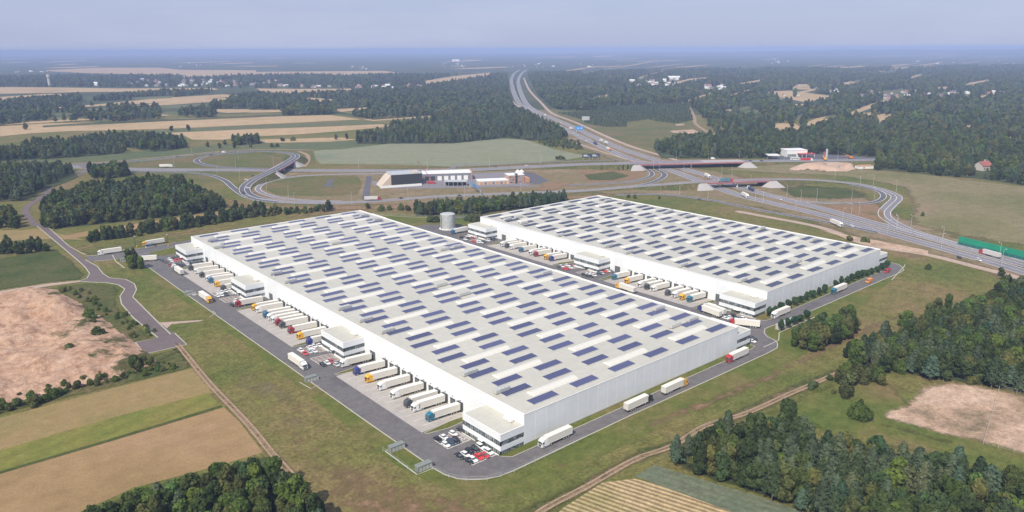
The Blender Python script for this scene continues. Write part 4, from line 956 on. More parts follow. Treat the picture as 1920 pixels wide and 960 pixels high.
park(Z8(290, 470, 12, [('white', 335, 190, 'hatch'), ('black', 430, 170, 'sedan'), ('black', 490, 155, 'sedan'), ('white', 385, 230, 'hatch'), ('bright_red', 455, 215, 'sedan'), ('red', 515, 205, 'sedan'), ('bright_red', 565, 190, 'hatch'), ('charcoal', 175, 225, 'suv'), ('charcoal', 245, 255, 'suv')]), 'in the upper rows outside the fourth office')
park(Z8(290, 470, 12, [('dark_red', 345, 325, 'hatch'), ('white', 435, 310, 'hatch'), ('white', 415, 360, 'hatch'), ('black', 530, 310, 'sedan'), ('black', 590, 330, 'sedan'), ('dark_blue', 650, 315, 'sedan'), ('white', 735, 295, 'suv')]), 'in the lower row outside the fourth office')
park(Z8(290, 470, 12, [('black', 820, 290, 'sedan'), ('charcoal', 880, 280, 'sedan'), ('black', 940, 270, 'sedan'), ('charcoal', 1005, 260, 'sedan'), ('black', 1060, 250, 'sedan')]), 'beside the end wall of the fourth office')
park(Z8(830, 420, 12, [('black', 420, 305, 'sedan'), ('black', 475, 300, 'sedan'), ('white', 580, 275, 'hatch'), ('white', 510, 345, 'hatch'), ('charcoal', 590, 325, 'suv'), ('red', 675, 310, 'sedan'), ('white', 735, 285, 'hatch')]), 'in the upper row by the back office, shorter warehouse')
park(Z8(830, 420, 12, [('bright_red', 705, 395, 'sedan'), ('white', 810, 370, 'hatch'), ('white', 800, 410, 'hatch'), ('black', 920, 395, 'sedan'), ('white', 870, 415, 'hatch'), ('white', 1015, 370, 'suv'), ('black', 1120, 345, 'sedan'), ('dark_blue', 1180, 335, 'sedan')]), 'in the lower row by the back office, shorter warehouse')
park(Z8(1030, 480, 12, [('charcoal', 230, 255, 'suv'), ('white', 275, 230, 'hatch'), ('bright_red', 345, 285, 'sedan'), ('red', 410, 280, 'sedan'), ('white', 410, 210, 'hatch'), ('dark_red', 480, 205, 'hatch'), ('white', 475, 260, 'hatch')]), 'in the upper row by the middle office, shorter warehouse')
park(Z8(1030, 480, 12, [('black', 780, 415, 'sedan'), ('white', 860, 400, 'hatch'), ('black', 930, 450, 'sedan'), ('black', 870, 440, 'sedan'), ('white', 940, 395, 'hatch'), ('white', 1005, 430, 'hatch'), ('dark_blue', 1120, 390, 'sedan'), ('silver', 1180, 385, 'hatch'), ('bright_red', 1270, 350, 'hatch'), ('white', 1320, 335, 'hatch'), ('charcoal', 1385, 335, 'sedan')]), 'in the lower row by the middle office, shorter warehouse')
park(Z8(1320, 540, 12, [('white', 490, 675, 'hatch'), ('white', 600, 665, 'hatch'), ('dark_blue', 720, 690, 'sedan'), ('black', 670, 625, 'suv'), ('dark_blue', 810, 690, 'sedan'), ('white', 890, 680, 'hatch'), ('white', 260, 405, 'hatch')]), 'by the front office of the shorter warehouse')
park(Z8(1280, 620, 9.6, [('black', 1275, 140, 'sedan'), ('white', 1255, 185, 'hatch')]), 'at the east end of the long warehouse')
# traffic
TRAF = [('black', 752, 372, 'the long ramp south of the sheds'), ('black', 862, 367, 'the long ramp under the blue sign'), ('charcoal', 1312, 374, 'the service road behind the shorter warehouse'),
        ('white', 1463, 374, 'the motorway past the second bridge'), ('white', 1597, 424, 'the motorway behind the white truck'), ('black', 1799, 483, 'the motorway facing the noise barrier'), ('white', 1835, 488, 'the motorway beside the tipper truck'),
        ('white', 1052, 230, 'the distant motorway before the wood'), ('white', 1075, 250, 'the distant motorway opposite the wood edge'), ('white', 1082, 254, 'the distant motorway after the wood edge'), ('white', 1099, 264, 'the motorway before the dark truck'),
        ('silver', 1168, 280, 'the motorway above the first bridge'), ('white', 967, 175, 'the most distant motorway stretch'), ('white', 970, 183, 'the distant stretch between the woods'), ('black', 982, 165, 'the distant motorway, dark among white cars'), ('white', 992, 203, 'the distant bend, inner lane'), ('white', 1001, 204, 'the distant bend, outer lane'),
        ('black', 396, 290.5, 'the west loop road'), ('black', 480, 283.5, 'the top of the west loop'), ('charcoal', 333, 294, 'the road joining the west loop'),
        ('white', 462, 337.5, 'the ramp below the west flyover'), ('black', 475, 330, 'the ramp just off the west flyover'), ('white', 469, 343.5, 'the curve below the flyover, front of three'), ('white', 467, 347, 'the curve below the flyover, middle of three'), ('white', 464.5, 352.5, 'the curve below the flyover, rear of three'), ('black', 456.5, 362.5, 'the outer curve below the flyover'),
        ('white', 987, 311, 'the expressway above the brick office'), ('white', 1013, 312, 'the expressway right of the brick office'), ('charcoal', 930, 313, 'the expressway over the sheds')]
for i, (col, px, py, wh) in enumerate(TRAF):
    p = at(px, py, .6); o = car(random.choice(['hatch', 'sedan', 'suv']), col); o.name = 'car'
    dxy = hd((px-6, py-2.4), (px+6, py+2.4)) if 960 < px < 1250 and py < 300 else (hd((px-8, py-3), (px+8, py+3)) if px > 1280 else hd((px-8, py+.3), (px+8, py-.3)))
    orient(o, Vector((p.x, p.y, .35)), dxy); o['label'] = f"{COLN[col]} car on {wh}"; o['group'] = 'cars on the roads'
for i, (col, px, py, wh) in enumerate([('black', 1345, 302, 'first'), ('black', 1374, 302, 'second'), ('black', 1407, 302, 'third'), ('black', 1428, 302, 'fourth')]):
    o = car('sedan', col); p = at(px, py, 5.0 if px < 1400 else 3.5); orient(o, Vector((p.x, p.y, p.z)), hd((px-8, py), (px+8, py))); o['label'] = f"black car east of the first bridge, {wh} counted from the bridge"; o['group'] = 'cars on the roads'
o = car('van', 'white'); p = at(1337, 298.6, 5.2); orient(o, p, hd((1329, 298.6), (1345, 298.6))); o['label'] = 'white van just east of the first bridge'
o = car('van', 'white'); p = at(420, 286.5, .35); orient(o, p, hd((412, 287), (428, 286))); o['label'] = 'white van at the top left of the west loop'
o = car('van', 'grey'); p = at(1674, 369, .35); orient(o, p, hd((1676, 362), (1673, 376))); o['label'] = 'grey van on the bend of the east loop'
# ------------------------------------------------------------------ roads and motorway
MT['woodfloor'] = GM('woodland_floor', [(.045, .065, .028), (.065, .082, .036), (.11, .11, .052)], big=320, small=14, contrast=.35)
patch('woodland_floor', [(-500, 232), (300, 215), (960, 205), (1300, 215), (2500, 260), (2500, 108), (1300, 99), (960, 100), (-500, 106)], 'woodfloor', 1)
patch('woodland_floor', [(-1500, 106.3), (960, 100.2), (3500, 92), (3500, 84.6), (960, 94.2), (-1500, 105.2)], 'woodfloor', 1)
hb = MB(); n1, n2 = 60, 10
for i in range(n1+1):
    for j in range(n2+1):
        px = 900+i*26; c = at(px, 180); c.normalize(); D = 15000+j*1500
        hgt = 125*max(0, min(1, (px-960)/900))*math.sin(PI*j/n2)*(.85+.2*math.sin(px*.013)+.08*math.sin(px*.05+j))
        hb.v.append((c.x*D, c.y*D, hgt-3 if 0 < j < n2 else -3))
for i in range(n1):
    for j in range(n2): a = i*(n2+1)+j; hb.f.append((a, a+n2+1, a+n2+2, a+1)); hb.m.append(0)
MT['hillwood'] = GM('hill_woodland', [(.035, .050, .02), (.05, .065, .028), (.22, .18, .10)], big=900, small=60, contrast=.3)
tag(hb.build('hills', 'hillwood', smooth=True), kind='structure')
ML = [(2100, 566), (1990, 531), (1920, 510), (1840, 486), (1740, 458), (1640, 430), (1540, 403), (1477, 388), (1393, 368), (1348, 353), (1310, 339), (1250, 317), (1180, 297), (1135, 278), (1100, 262), (1067, 246), (1030, 228), (1000, 212), (975, 195), (965, 178), (960, 160), (959, 148), (965, 137), (975, 131)]
MU = [(2100, 545), (1990, 514), (1920, 496), (1815, 466), (1740, 445), (1640, 419), (1540, 391), (1477, 375), (1410, 358), (1382, 350), (1343, 335), (1277, 315), (1220, 297), (1160, 277), (1110, 255), (1060, 232), (1022, 216), (992, 200), (980, 182), (973, 162), (972, 150), (978, 138), (988, 131)]
road('motorway', ML, 14.5, 'highway', 4, lines=(0,)); road('motorway', MU, 14.5, 'highway', 4, lines=(0,))
road('service_track', [(2100, 590), (1990, 548), (1920, 524), (1840, 503), (1740, 478), (1665, 466), (1615, 455), (1540, 427), (1440, 407), (1380, 396)], 8, 'pinktrack', 3, edge=False)
road('service_track', [(1290, 307), (1257, 297), (1185, 275), (1135, 255), (1080, 230), (1035, 212), (1015, 193), (992, 168), (982, 146)], 8, 'pinktrack', 3, edge=False)
road('service_track', [(1190, 303), (1130, 285), (1085, 270), (1060, 262)], 5, 'pinktrack', 3, edge=False)
road('service_track', [(985, 208), (960, 190), (952, 172)], 8, 'pinktrack', 3, edge=False)
road('frontage_road', [(1155, 366), (1210, 364.5), (1260, 366), (1335, 376), (1385, 386), (1440, 397), (1515, 410), (1590, 424), (1645, 436)], 7, 'dark_road', 4)
road('loop_road', [(1530, 379.5), (1602, 382), (1640, 379), (1656, 370), (1650, 360), (1620, 351), (1590, 347)], 7, 'dark_road', 5)
road('loop_road', [(1440, 369), (1490, 377), (1540, 380.5), (1602, 382)], 7, 'highway', 5)
road('slip_road', [(1212, 316), (1222, 324), (1219, 331), (1197, 338), (1160, 343), (1085, 346.5), (1000, 349), (950, 350)], 7, 'dark_road', 5)
road('slip_road', [(1230, 317), (1246, 327), (1236, 337), (1210, 345.5), (1160, 353.5), (1100, 357)], 8, 'dark_road', 5)
road('loop_road', [(540, 288.5), (480, 286), (420, 289), (388, 293), (369, 300), (377, 307), (410, 313), (470, 316), (520, 317)], 9, 'dark_road', 5)
road('slip_road', [(140, 322), (250, 322), (340, 323), (390, 328), (420, 338), (437, 352), (457, 366), (480, 374), (520, 379.5)], 8, 'dark_road', 5)
road('slip_road', [(860, 324), (705, 326), (605, 328), (540, 333), (500, 342), (484, 352), (490, 361), (520, 370), (570, 376), (640, 378)], 7, 'highway', 6)
road('far_side_road', [(955, 307), (1010, 305), (1120, 301), (1190, 300)], 6, 'dark_road', 5)
road('far_side_road', [(842, 318), (856, 312), (880, 308.5), (955, 307)], 6, 'dark_road', 5)
road('gravel_path', [(-20, 309), (180, 305), (330, 292), (425, 283), (500, 280.5), (588, 281.5)], 6, 'track', 4, edge=False)
road('gravel_path', [(560, 284), (575, 290), (578, 300), (570, 313)], 6, 'track', 4, edge=False)
road('gravel_path', [(560, 291), (568, 298), (562, 309)], 4, 'track', 4, edge=False)
road('forest_lane', [(68, 424), (52, 405), (48, 392), (62, 380), (75, 372), (100, 350), (130, 336), (160, 322), (155, 312), (140, 310)], 6, 'brown_asphalt', 4, edge=False)
patch('site_road', [(688, 330), (697, 330), (694, 350), (692, 374), (678, 374), (683, 350)], 'dark_road', 5)
patch('site_yard', [(697, 339), (720, 341), (800, 330), (880, 326), (960, 322), (990, 330), (1000, 340), (990, 349), (880, 352), (780, 354), (730, 353), (700, 348)], 'highway', 3)
patch('parking_yard', [(960, 322), (1000, 324), (1030, 340), (1010, 345), (985, 344), (975, 330)], 'dark_road', 4)
patch('earth_works', [(1020, 345), (1045, 340), (1070, 345), (1040, 356), (1000, 358)], 'reddirt', 6)
patch('earth_works', [(1085, 318), (1160, 312), (1200, 318), (1210, 328), (1180, 338), (1100, 342), (1090, 330)], 'reddirt', 4)
patch('pond_lawn', [(1095, 328), (1150, 322), (1180, 330), (1150, 338), (1105, 338)], 'dark_grass', 7)
patch('meadow', [(490, 352), (500, 340), (560, 331), (670, 329), (680, 345), (670, 365), (600, 368), (520, 366)], 'verge', 3)
patch('small_road', [(608, 350), (615, 338), (628, 335), (622, 344), (625, 351)], 'dark_road', 6)
patch('station_forecourt', [(1435, 292), (1480, 288), (1560, 290), (1640, 296), (1650, 302), (1560, 303), (1440, 303)], 'dark_road', 3)
patch('reddish_meadow', [(1540, 385), (1640, 383), (1655, 395), (1660, 415), (1600, 410), (1550, 396)], 'reddirt', 3)
patch('roadside_soil', [(1560, 436), (1640, 450), (1740, 470), (1740, 478), (1640, 462), (1540, 432)], 'sandlot', 3)
patch('rubble_field', [(1255, 246), (1300, 243), (1312, 249), (1290, 251), (1262, 249)], 'sandlot', 6, jag=2)
patch('rubble_field', [(1266, 233), (1282, 232), (1284, 235), (1268, 236)], 'sandlot', 6, jag=1)
road('forest_lane', [(1288, 196), (1296, 208), (1302, 220), (1304, 232), (1322, 245), (1342, 256)], 7, 'track', 5, edge=False)
def elevated(name, pts, width, mat, spans, bridge_label):
    """road on an embankment with bridge spans; pts = (px, py, height)"""
    P = smoothpts([at(a, c, z) for a, c, z in pts], 6); b = MB(); lay = .05
    ribbon(b, P, width/2, width/2, .12, [p.z for p in P]); tag(b.build(name, mat), kind='structure')
    lb = MB()
    for off in (-(width/2-.8), width/2-.8, 0): ribbon(lb, P, off+.2, -off+.2, .2, [p.z for p in P])
    tag(lb.build('road_marking', 'paint'), kind='structure')
    S = [(at(*s0, 6.5), at(*s1, 6.5)) for s0, s1 in spans]
    def inspan(p):
        for a, c in S:
            t = (c-a); k = (p-a).dot(t)/t.length_squared
            if 0 <= k <= 1 and (p-a-t*k).length < 60: return True
        return False
    n = len(P); sk = MB()
    for i in range(n-1):
        p, q = P[i], P[i+1]
        if inspan(p) or inspan(q) or max(p.z, q.z) < .3: continue
        t = Vector((q.x-p.x, q.y-p.y, 0)).normalized(); nn = Vector((-t.y, t.x, 0))
        for s in (-1, 1):
            a1, a2 = p+nn*s*width/2, q+nn*s*width/2
            b1, b2 = p+nn*s*(width/2+p.z*1.7+.5), q+nn*s*(width/2+q.z*1.7+.5)
            f = [(a1.x, a1.y, p.z+.1), (a2.x, a2.y, q.z+.1), (b2.x, b2.y, -.2), (b1.x, b1.y, -.2)]
            sk.add(f, [(0, 1, 2, 3) if s < 0 else (3, 2, 1, 0)])
    tag(sk.build('embankment', 'rough'), kind='structure')
    for (a, c) in S:
        t = (c-a); L = t.length; t.normalize(); root = empty('road_bridge', bridge_label, 'bridge', (a.x, a.y, 0), math.atan2(t.y, t.x))
        w2 = width/2+1.2; z = 6.5
        m = MB(); m.box(-2, L+2, -w2, w2, z-1.5, z+.06); m.build('deck', 'concrete_wall', root)
        for s in (-1, 1):
            m = MB(); m.box(-3, L+3, s*w2-.15 if s > 0 else -w2-.25, s*w2+.25 if s > 0 else -w2+.15, z-1.3, z+.25); g = m.build('girder', 'redsteel', root)
            m = MB(); m.box(-6, L+6, s*w2-.06, s*w2+.06, z+1.15, z+1.3)
            k = 0
            while k < L+6: m.box(k-3, k-2.85, s*w2-.05, s*w2+.05, z+.25, z+1.15); k += 3
            m.build('railing', 'redsteel', g)
        for y in (-w2*.55, w2*.55):
            for fx in ((.5,) if L < 70 else (.5,)):
                m = MB(); m.box(L*fx-.7, L*fx+.7, y-1, y+1, -.2, z-1.5); m.build('pier', 'trim', root)
        for e, s in ((0, -1), (L, 1)):
            m = MB(); m.box(e-1+s*1, e+1+s*1, -w2-.3, w2+.3, -.2, z-1.5); ab = m.build('abutment', 'concrete_wall', root)
            m = MB(); x0, x1 = e, e+s*14
            for q in (-1, 1):
                ya, yb = q*w2, q*(w2+11)
                m2 = MB(); m2.add([(e, ya, -.1), (e+s*1, ya, z-.3), (e+s*9, ya, z-.3), (e-s*9, ya, -.1), (e-s*3, yb*.92, -.1), (e+s*7, yb, -.1), (e+s*15, yb*.97, -.1), (e+s*17, ya, -.1)],
                                  [(3, 1, 4), (4, 1, 5), (5, 1, 2), (5, 2, 6), (6, 2, 7), (3, 0, 1), (0, 7, 2, 1)]); m2.build('slope_paving', 'concrete_wall', ab)
elevated('expressway', [(0, 309, 0), (140, 313, 0), (250, 317.5, 0), (480, 319, 0), (705, 320, 0), (842, 320, .3), (955, 315, 1.2), (1072, 309, 3.2), (1140, 307, 5.4), (1183, 306, 6.5), (1250, 304, 6.5), (1310, 302, 6.5), (1370, 301.5, 5), (1435, 302, 2.5), (1540, 301, .8), (1640, 300, .2), (1720, 300, 0)], 22, 'highway',
         [((1196, 306), (1388, 301.5))], 'wide red girder bridge carrying the expressway over the motorway')
elevated('ramp_road', [(480, 374, 0), (540, 379, 0), (620, 380.5, 0), (705, 377, 0), (830, 368, 0), (955, 363, 0), (1085, 358, .3), (1185, 350, 2), (1250, 345.5, 4.5), (1310, 341, 6.5), (1370, 338.5, 6.5), (1440, 336.5, 6.5), (1515, 337, 3), (1590, 343, .8), (1640, 352, .2), (1672, 363, 0), (1681, 372, 0), (1668, 386, 0), (1658, 398, 0), (1665, 411, 0), (1702, 430, 0), (1765, 450, 0), (1850, 474, 0)], 12, 'highway',
         [((1322, 341), (1436, 337))], 'narrow red girder bridge carrying the ramp over the motorway')
elevated('flyover_road', [(-20, 313, 0), (140, 309, 0), (240, 303, 0), (300, 298, 0), (350, 292, 0), (420, 286, 0), (475, 283.5, 1), (517, 285, 3), (545, 288, 5), (554, 293, 6.2), (545, 301, 6.5), (525, 313, 6.5), (500, 325, 6.2), (474, 338, 3.5), (460, 350, 1), (461, 361, .2), (480, 371, 0), (520, 377, 0)], 13, 'dark_road',
         [((541, 303.5), (509, 321))], 'red railed flyover crossing the expressway at the west loop')
# ------------------------------------------------------------------ structures far off
def frame_box(P0, P1, z=0):
    """local frame: x along the front base edge, y away from the camera"""
    a, c = at(*P0), at(*P1); t = c-a; return a, t.length, math.atan2(t.y, t.x)
def building(name, label, cat, P0, P1, depth, h, wall, roofm='trim', windows=0, wmat='glass', parap=.5):
    a, L, rz = frame_box(P0, P1); root = empty(name, label, cat, a, rz)
    m = MB(); m.box(0, L, 0, depth, -.1, h); m.build('wall', wall, root)
    m = MB(); m.box(-.3, L+.3, -.3, depth+.3, h, h+parap); m.build('roof', roofm, root)
    return root, L
r, L = building('construction_hall', 'black clad hall under construction beside the grey shed', 'building', (734, 350), (792, 346), 26, 13, 'dark', 'steel')
m = MB(); m.add([(-13, 0, 0), (-13, 22, 0), (0, 0, 0), (0, 24, 0), (-4, 1, 11), (-4, 20, 11), (0, 0, 12.6), (0, 24, 12.6)], [(0, 2, 6, 4), (0, 4, 5, 1), (4, 6, 7, 5), (1, 5, 7, 3)])
MT['cream'] = M('cream_panel', (.55, .46, .37), .6); m.build('end_wall', 'cream', r)
m = MB(); m.box(-14, L*.93, -7, -6, 0, 2.6); m.build('white_plinth', 'trim', r)
m = MB(); m.box(L*.0, L*.7, 2, 20, 13.5, 13.9); m.build('roof_deck', 'steel', r)
m = MB(); m.box(L*.72, L*.9, .3, 15, 13.5, 14.6); m.build('roof_box', 'cream', r)
MT['shedgrey'] = M('shed_cladding', (.20, .20, .23), .6)
r, L = building('workshop_shed', 'long grey workshop with a row of white roller doors', 'building', (793, 339.5), (884, 336.5), 24, 8, 'shedgrey', 'trim')
for i in range(5): m = MB(); m.box(L*(.30+.135*i), L*(.30+.135*i)+5, -.15, 0, 0, 5.2); m.build('roller_door', 'trim', r)
for i in range(2): m = MB(); m.box(L*(.04+.12*i), L*(.04+.12*i)+5, -.15, 0, 0, 5.2); m.build('open_doorway', 'dark', r)
m = MB(); m.box(L, L+1.0, -.5, 24, 0, 9.2); MT['orange_panel'] = M('orange_panel', (.52, .26, .15), .6); m.build('end_panel', 'orange_panel', r)
for i in range(7): m = MB(); m.box(L*(.14+.13*i), L*(.14+.13*i)+.7, 3, 3.7, 8.5, 11); m.build('roof_vent', 'trim', r)
a, L, rz = frame_box((833, 349.5), (875, 349.5)); r = empty('bus_canopy', 'flat grey canopy on thin posts in front of the workshop', 'canopy', a, rz)
m = MB(); m.box(0, L, 0, 12, 5, 5.5); m.build('roof', 'steel', r)
for i in range(6):
    m = MB(); m.box(L*i/5.05, L*i/5.05+.35, .2, .55, 0, 5); m.build('post', 'steel', r)
m = MB(); m.box(.5, L-.5, 9, 9.3, 0, 4); m.build('rear_screen', 'carglass', r)
r, L = building('brick_annex', 'low orange and white office wing beside the brick office block', 'building', (897, 347.5), (954, 345), 16, 4.2, 'cream', 'trim')
for i in range(7): m = MB(); m.box(L*(.06+.13*i), L*(.06+.13*i)+3.4, -.15, 0, .6, 3.2); m.build('wall_panel', 'orange_panel' if i % 2 == 0 else 'shedgrey', r)
MT['brick'] = M('brick_wall', (.42, .25, .20), .8)
r, L = building('brick_office', 'brick office block with a dark glass stair strip', 'building', (954, 345), (983, 343.3), 16, 9.5, 'brick', 'trim')
m = MB(); m.box(L*.42, L*.56, -.3, 3, 0, 11.5); m.build('glass_strip', 'carglass', r)
for z in (1.2, 4.2, 7.0):
    for x in (.08, .62): m = MB(); m.box(L*x, L*(x+.28), -.12, 0, z, z+1.3); m.build('window', 'glass', r)
m = MB(); m.box(L+.3, L+7, 1, 14, 0, 5.5); m.build('side_wing', 'orange_panel', r)
for k, px in enumerate((971, 978)):
    p = at(px, 325); t = empty('gas_tank', 'white storage dome behind the brick office, ' + ('west' if k == 0 else 'east') + ' one', 'tank', p)
    m = MB(); m.cyl((0, 0, 0), 3.2, 2.4, n=16); m.build('shell', 'trim', t); m = MB(); m.cyl((0, 0, 2.4), 3.2, 2.2, n=16, r2=.6); m.build('dome', 'trim', t)
# mobile crane
p = at(809, 345); t = empty('mobile_crane', 'red mobile crane with a long raised boom beside the black hall', 'crane', p, YAW+PI/2)
m = MB(); m.box(-5, 5, -1.4, 1.4, .9, 2.4); m.box(1.5, 4.8, -1.3, 1.3, 2.4, 3.6); m.build('carrier', 'red', t)
for x in (-4, -1.5, 1.5, 4):
    for y in (-1.2, 1.2): addwheel(t, 'truck', .52, .34, (x, y, .52))
m = MB(); m.tube((-2, 0, 2.4), (15, 0, 27), .34, 6, .2); m.build('boom', 'dark_red', t); m = MB(); m.tube((15, 0, 27), (14.9, 0, 15), .08, 4); m.build('cable', 'dark', t)
# petrol station
r, L = building('petrol_station', 'white petrol station shop with a red front canopy', 'building', (1475, 294.5), (1513, 293.5), 22, 9, 'trim', 'trim')
m = MB(); m.box(L*.5, L+8, -9, -.2, 4.6, 5.4); m.build('front_canopy', 'red', r)
for x in (L*.6, L*.8, L+6):
    m = MB(); m.box(x, x+.5, -8.6, -8.1, 0, 4.6); m.build('post', 'trim', r)
for i in range(8): m = MB(); m.box(L*(.03+.055*i), L*(.03+.055*i)+1.2, -.12, 0, .5, 4); m.build('window', 'carglass', r)
a, L, rz = frame_box((1440, 299), (1462, 299)); r = empty('fuel_canopy', 'white fuel pump canopy beside the petrol station', 'canopy', a, rz)
m = MB(); m.box(0, L, 0, 14, 5, 6.1); m.build('roof', 'trim', r)
for x in (1, L/2, L-1.5): m = MB(); m.box(x, x+.5, 6, 6.5, 0, 5); m.build('post', 'steel', r)
for x in (L*.3, L*.7): m = MB(); m.box(x, x+1, 5.8, 6.8, 0, 1.9); m.build('pump', 'red', r)
p = at(1549, 298); r = empty('pylon_sign', 'tall grey price pylon beside the station forecourt', 'sign', p, YAW-PI/2)
m = MB(); m.box(-1.4, 1.4, -.5, .5, 0, 14); m.build('panel', 'steel', r)
p = at(1544.5, 298); r = empty('flag_sign', 'slim red sign beside the grey price pylon', 'sign', p, YAW-PI/2); m = MB(); m.box(-1, 1, -.3, .3, 0, 10); m.build('panel', 'redsteel', r)
def coach(col, px, py, label):
    p = at(px, py); r = empty('coach', label, 'coach', p); orient(r, Vector((p.x, p.y, .2)), hd((px-8, py), (px+8, py)))
    m = MB(); m.box(-6, 6, -1.25, 1.25, .4, 3.4); b_ = m.build('body', col, r)
    for s in (-1, 1): m = MB(); m.box(-5.6, 5.4, s*1.27-.02, s*1.27+.02, 1.7, 2.8); m.build('window_strip', 'carglass', r)
    for x in (-3.5, 3.8):
        for y in (-1.1, 1.1): addwheel(r, 'truck', .52, .34, (x, y, .52))
coach('white', 1490, 299.8, 'white coach parked beside the petrol station')
o = truck('white', trailer='red'); p = at(1512, 302); orient(o, Vector((p.x, p.y, .2)), hd((1500, 302), (1524, 302))); o['label'] = 'truck with a bright red trailer leaving the petrol station'
# houses
def house_mesh(L=11, Wd=9, h=4.5, rh=3.4, wall='housewall', roofm='rooftile'):
    r = empty('house', 'x', 'house'); m = MB(); m.box(-L/2, L/2, -Wd/2, Wd/2, -.3, h)
    m.add([(-L/2, -Wd/2, h), (-L/2, Wd/2, h), (-L/2, 0, h+rh), (L/2, -Wd/2, h), (L/2, Wd/2, h), (L/2, 0, h+rh)], [(0, 1, 2), (3, 5, 4)]); wl = m.build('wall', wall, r)
    m = MB(); e = .5; k = rh/(Wd/2)
    m.add([(-L/2-e, -Wd/2-e, h-e*k+.1), (L/2+e, -Wd/2-e, h-e*k+.1), (L/2+e, 0, h+rh+.1), (-L/2-e, 0, h+rh+.1), (-L/2-e, Wd/2+e, h-e*k+.1), (L/2+e, Wd/2+e, h-e*k+.1)], [(0, 1, 2, 3), (3, 2, 5, 4)])
    rf = m.build('roof', roofm, r); m = MB(); m.box(1, 1.8, -.4, .4, h+rh*.7, h+rh+1.2); m.build('chimney', 'housewall', rf)
    for x in (-L*.3, 0, L*.3):
        for s in (-1, 1): m = MB(); m.box(x-.6, x+.6, s*Wd/2-.05, s*Wd/2+.05, 1.2, 2.6); m.build('window', 'carglass', wl)
    return r
HT = [house_mesh(), house_mesh(14, 10, 6, 3.2, 'housewall', 'houseroof_dark'), house_mesh(24, 12, 5, 2.2, 'trim', 'trim')]
hu = [False]*3; HOUSES = []
def placehouse(k, px, py, rz, label, group=None, s=1.0):
    o = HT[k] if not hu[k] else copy_tree(HT[k]); hu[k] = True
    p = at(px, py); o.location = p; o.rotation_euler = (0, 0, rz); o.scale = (s, s, s); o['label'] = label
    if group: o['group'] = group
    elif 'group' in o: del o['group']
    HOUSES.append((px, py, p.length)); return o
placehouse(0, 1842, 319, YAW-1.2, 'house with a dark red tiled roof among the trees beside the meadow', s=1.45)
rr = random.Random(3)
for (x0, x1, y0, y1, n, where) in [(235, 420, 150, 162, 40, 'in the western village'), (420, 540, 152, 163, 18, 'in the western village'), (560, 800, 160, 166, 22, 'along the village street before the long woods'), (20, 120, 134, 136, 10, 'on the far western field edge'), (330, 400, 116, 126, 10, 'on the far western ridge'),
                            (660, 690, 124, 130, 8, 'in the far northern settlement'), (830, 870, 112, 128, 14, 'in the far northern settlement'), (1180, 1270, 150, 162, 26, 'in the forest clearing village'), (1315, 1360, 160, 172, 8, 'east of the forest village'), (960, 1120, 118, 127, 16, 'beyond the end of the motorway'),
                            (1440, 1480, 108, 120, 12, 'on the northern hill slope'), (1700, 1900, 90, 120, 46, 'in the hillside town'), (1600, 1900, 172, 184, 24, 'along the lane in the eastern woods'), (1450, 1570, 160, 190, 10, 'around the sandy clearing'), (1660, 1670, 180, 190, 3, 'along the lane in the eastern woods')]:
    for i in range(n):
        k = rr.choice([0, 0, 1, 2]); nm = ['small red roofed house', 'dark roofed house', 'long white roofed farm building'][k]
        placehouse(k, rr.uniform(x0, x1), rr.uniform(y0, y1), rr.uniform(0, 3.1), f"{nm} {where}", f"houses {where}", rr.uniform(.75, 1.25))
for (x, y, s) in ((1264, 150, 2.6), (855, 115.5, 3.5), (1245, 153, 1.8), (180, 160, 2)):
    placehouse(2, x, y, YAW+1.5, {1264: 'big white hall above the forest village', 855: 'big white hall far to the north', 1245: 'smaller white hall beside the big one in the forest village', 180: 'white hall on the edge of the western village'}[x], None, s)
p = at(93, 160); t = empty('water_tower', 'pale tower standing west of the village', 'tower', p); m = MB(); m.cyl((0, 0, 0), 7, 36, n=12, r2=5); m.build('shaft', 'housewall', t); m = MB(); m.cyl((0, 0, 36), 8, 12, n=12, r2=7); m.build('head', 'housewall', t); HOUSES.append((93, 160, p.length))
# billboard, gantries and barrier
p = at(1108, 299); t = empty('billboard', 'twin dark blue billboard on posts beside the pale field', 'billboard', p, YAW-PI/2+.1)
for s in (-1, 1):
    m = MB(); m.box(s*6.2-6, s*6.2+6, -.2, .2, 2.6, 8.2); q = m.build('panel', 'dark_blue', t)
    m = MB(); m.box(s*6.2-4.5, s*6.2+1, -.26, -.2, 5.6, 6.6); m.build('lettering_block', 'trim', q); m = MB(); m.box(s*6.2-4.5, s*6.2+4, -.26, -.2, 4.4, 4.9); m.build('lettering_line', 'trim', q)
    for x in (s*6.2-4, s*6.2+4): m = MB(); m.box(x-.2, x+.2, -.15, .15, 0, 2.6); m.build('post', 'steel', t)
MT['sign_blue'] = M('sign_blue', (.04, .25, .60), .5)
p = at(1086, 249); t = empty('road_sign', 'big blue motorway sign on posts beside the service track', 'road sign', p, YAW-PI/2)
m = MB(); m.box(-8, 8, -.2, .2, 5, 12); q = m.build('panel', 'sign_blue', t)
for x in (-4, 2): m = MB(); m.box(x, x+3.4, -.26, -.2, 8, 9); m.build('lettering_block', 'trim', q)
for x in (-5, 5): m = MB(); m.box(x-.2, x+.2, -.15, .15, 0, 5); m.build('post', 'steel', t)
p = at(1098, 229); t = empty('road_sign', 'grey back of a big sign at the edge of the young plantation', 'road sign', p, YAW-PI/2); m = MB(); m.box(-8, 8, -.2, .2, 4, 12); m.build('panel', 'steel', t)
for x in (-5, 5): m = MB(); m.box(x-.3, x+.3, -.15, .15, 0, 4); m.build('post', 'steel', t)
a, c = at(881, 353), at(901, 368.5); tt = c-a; t = empty('sign_gantry', 'blue sign gantry spanning the long ramp', 'gantry', a, math.atan2(tt.y, tt.x)); L = tt.length
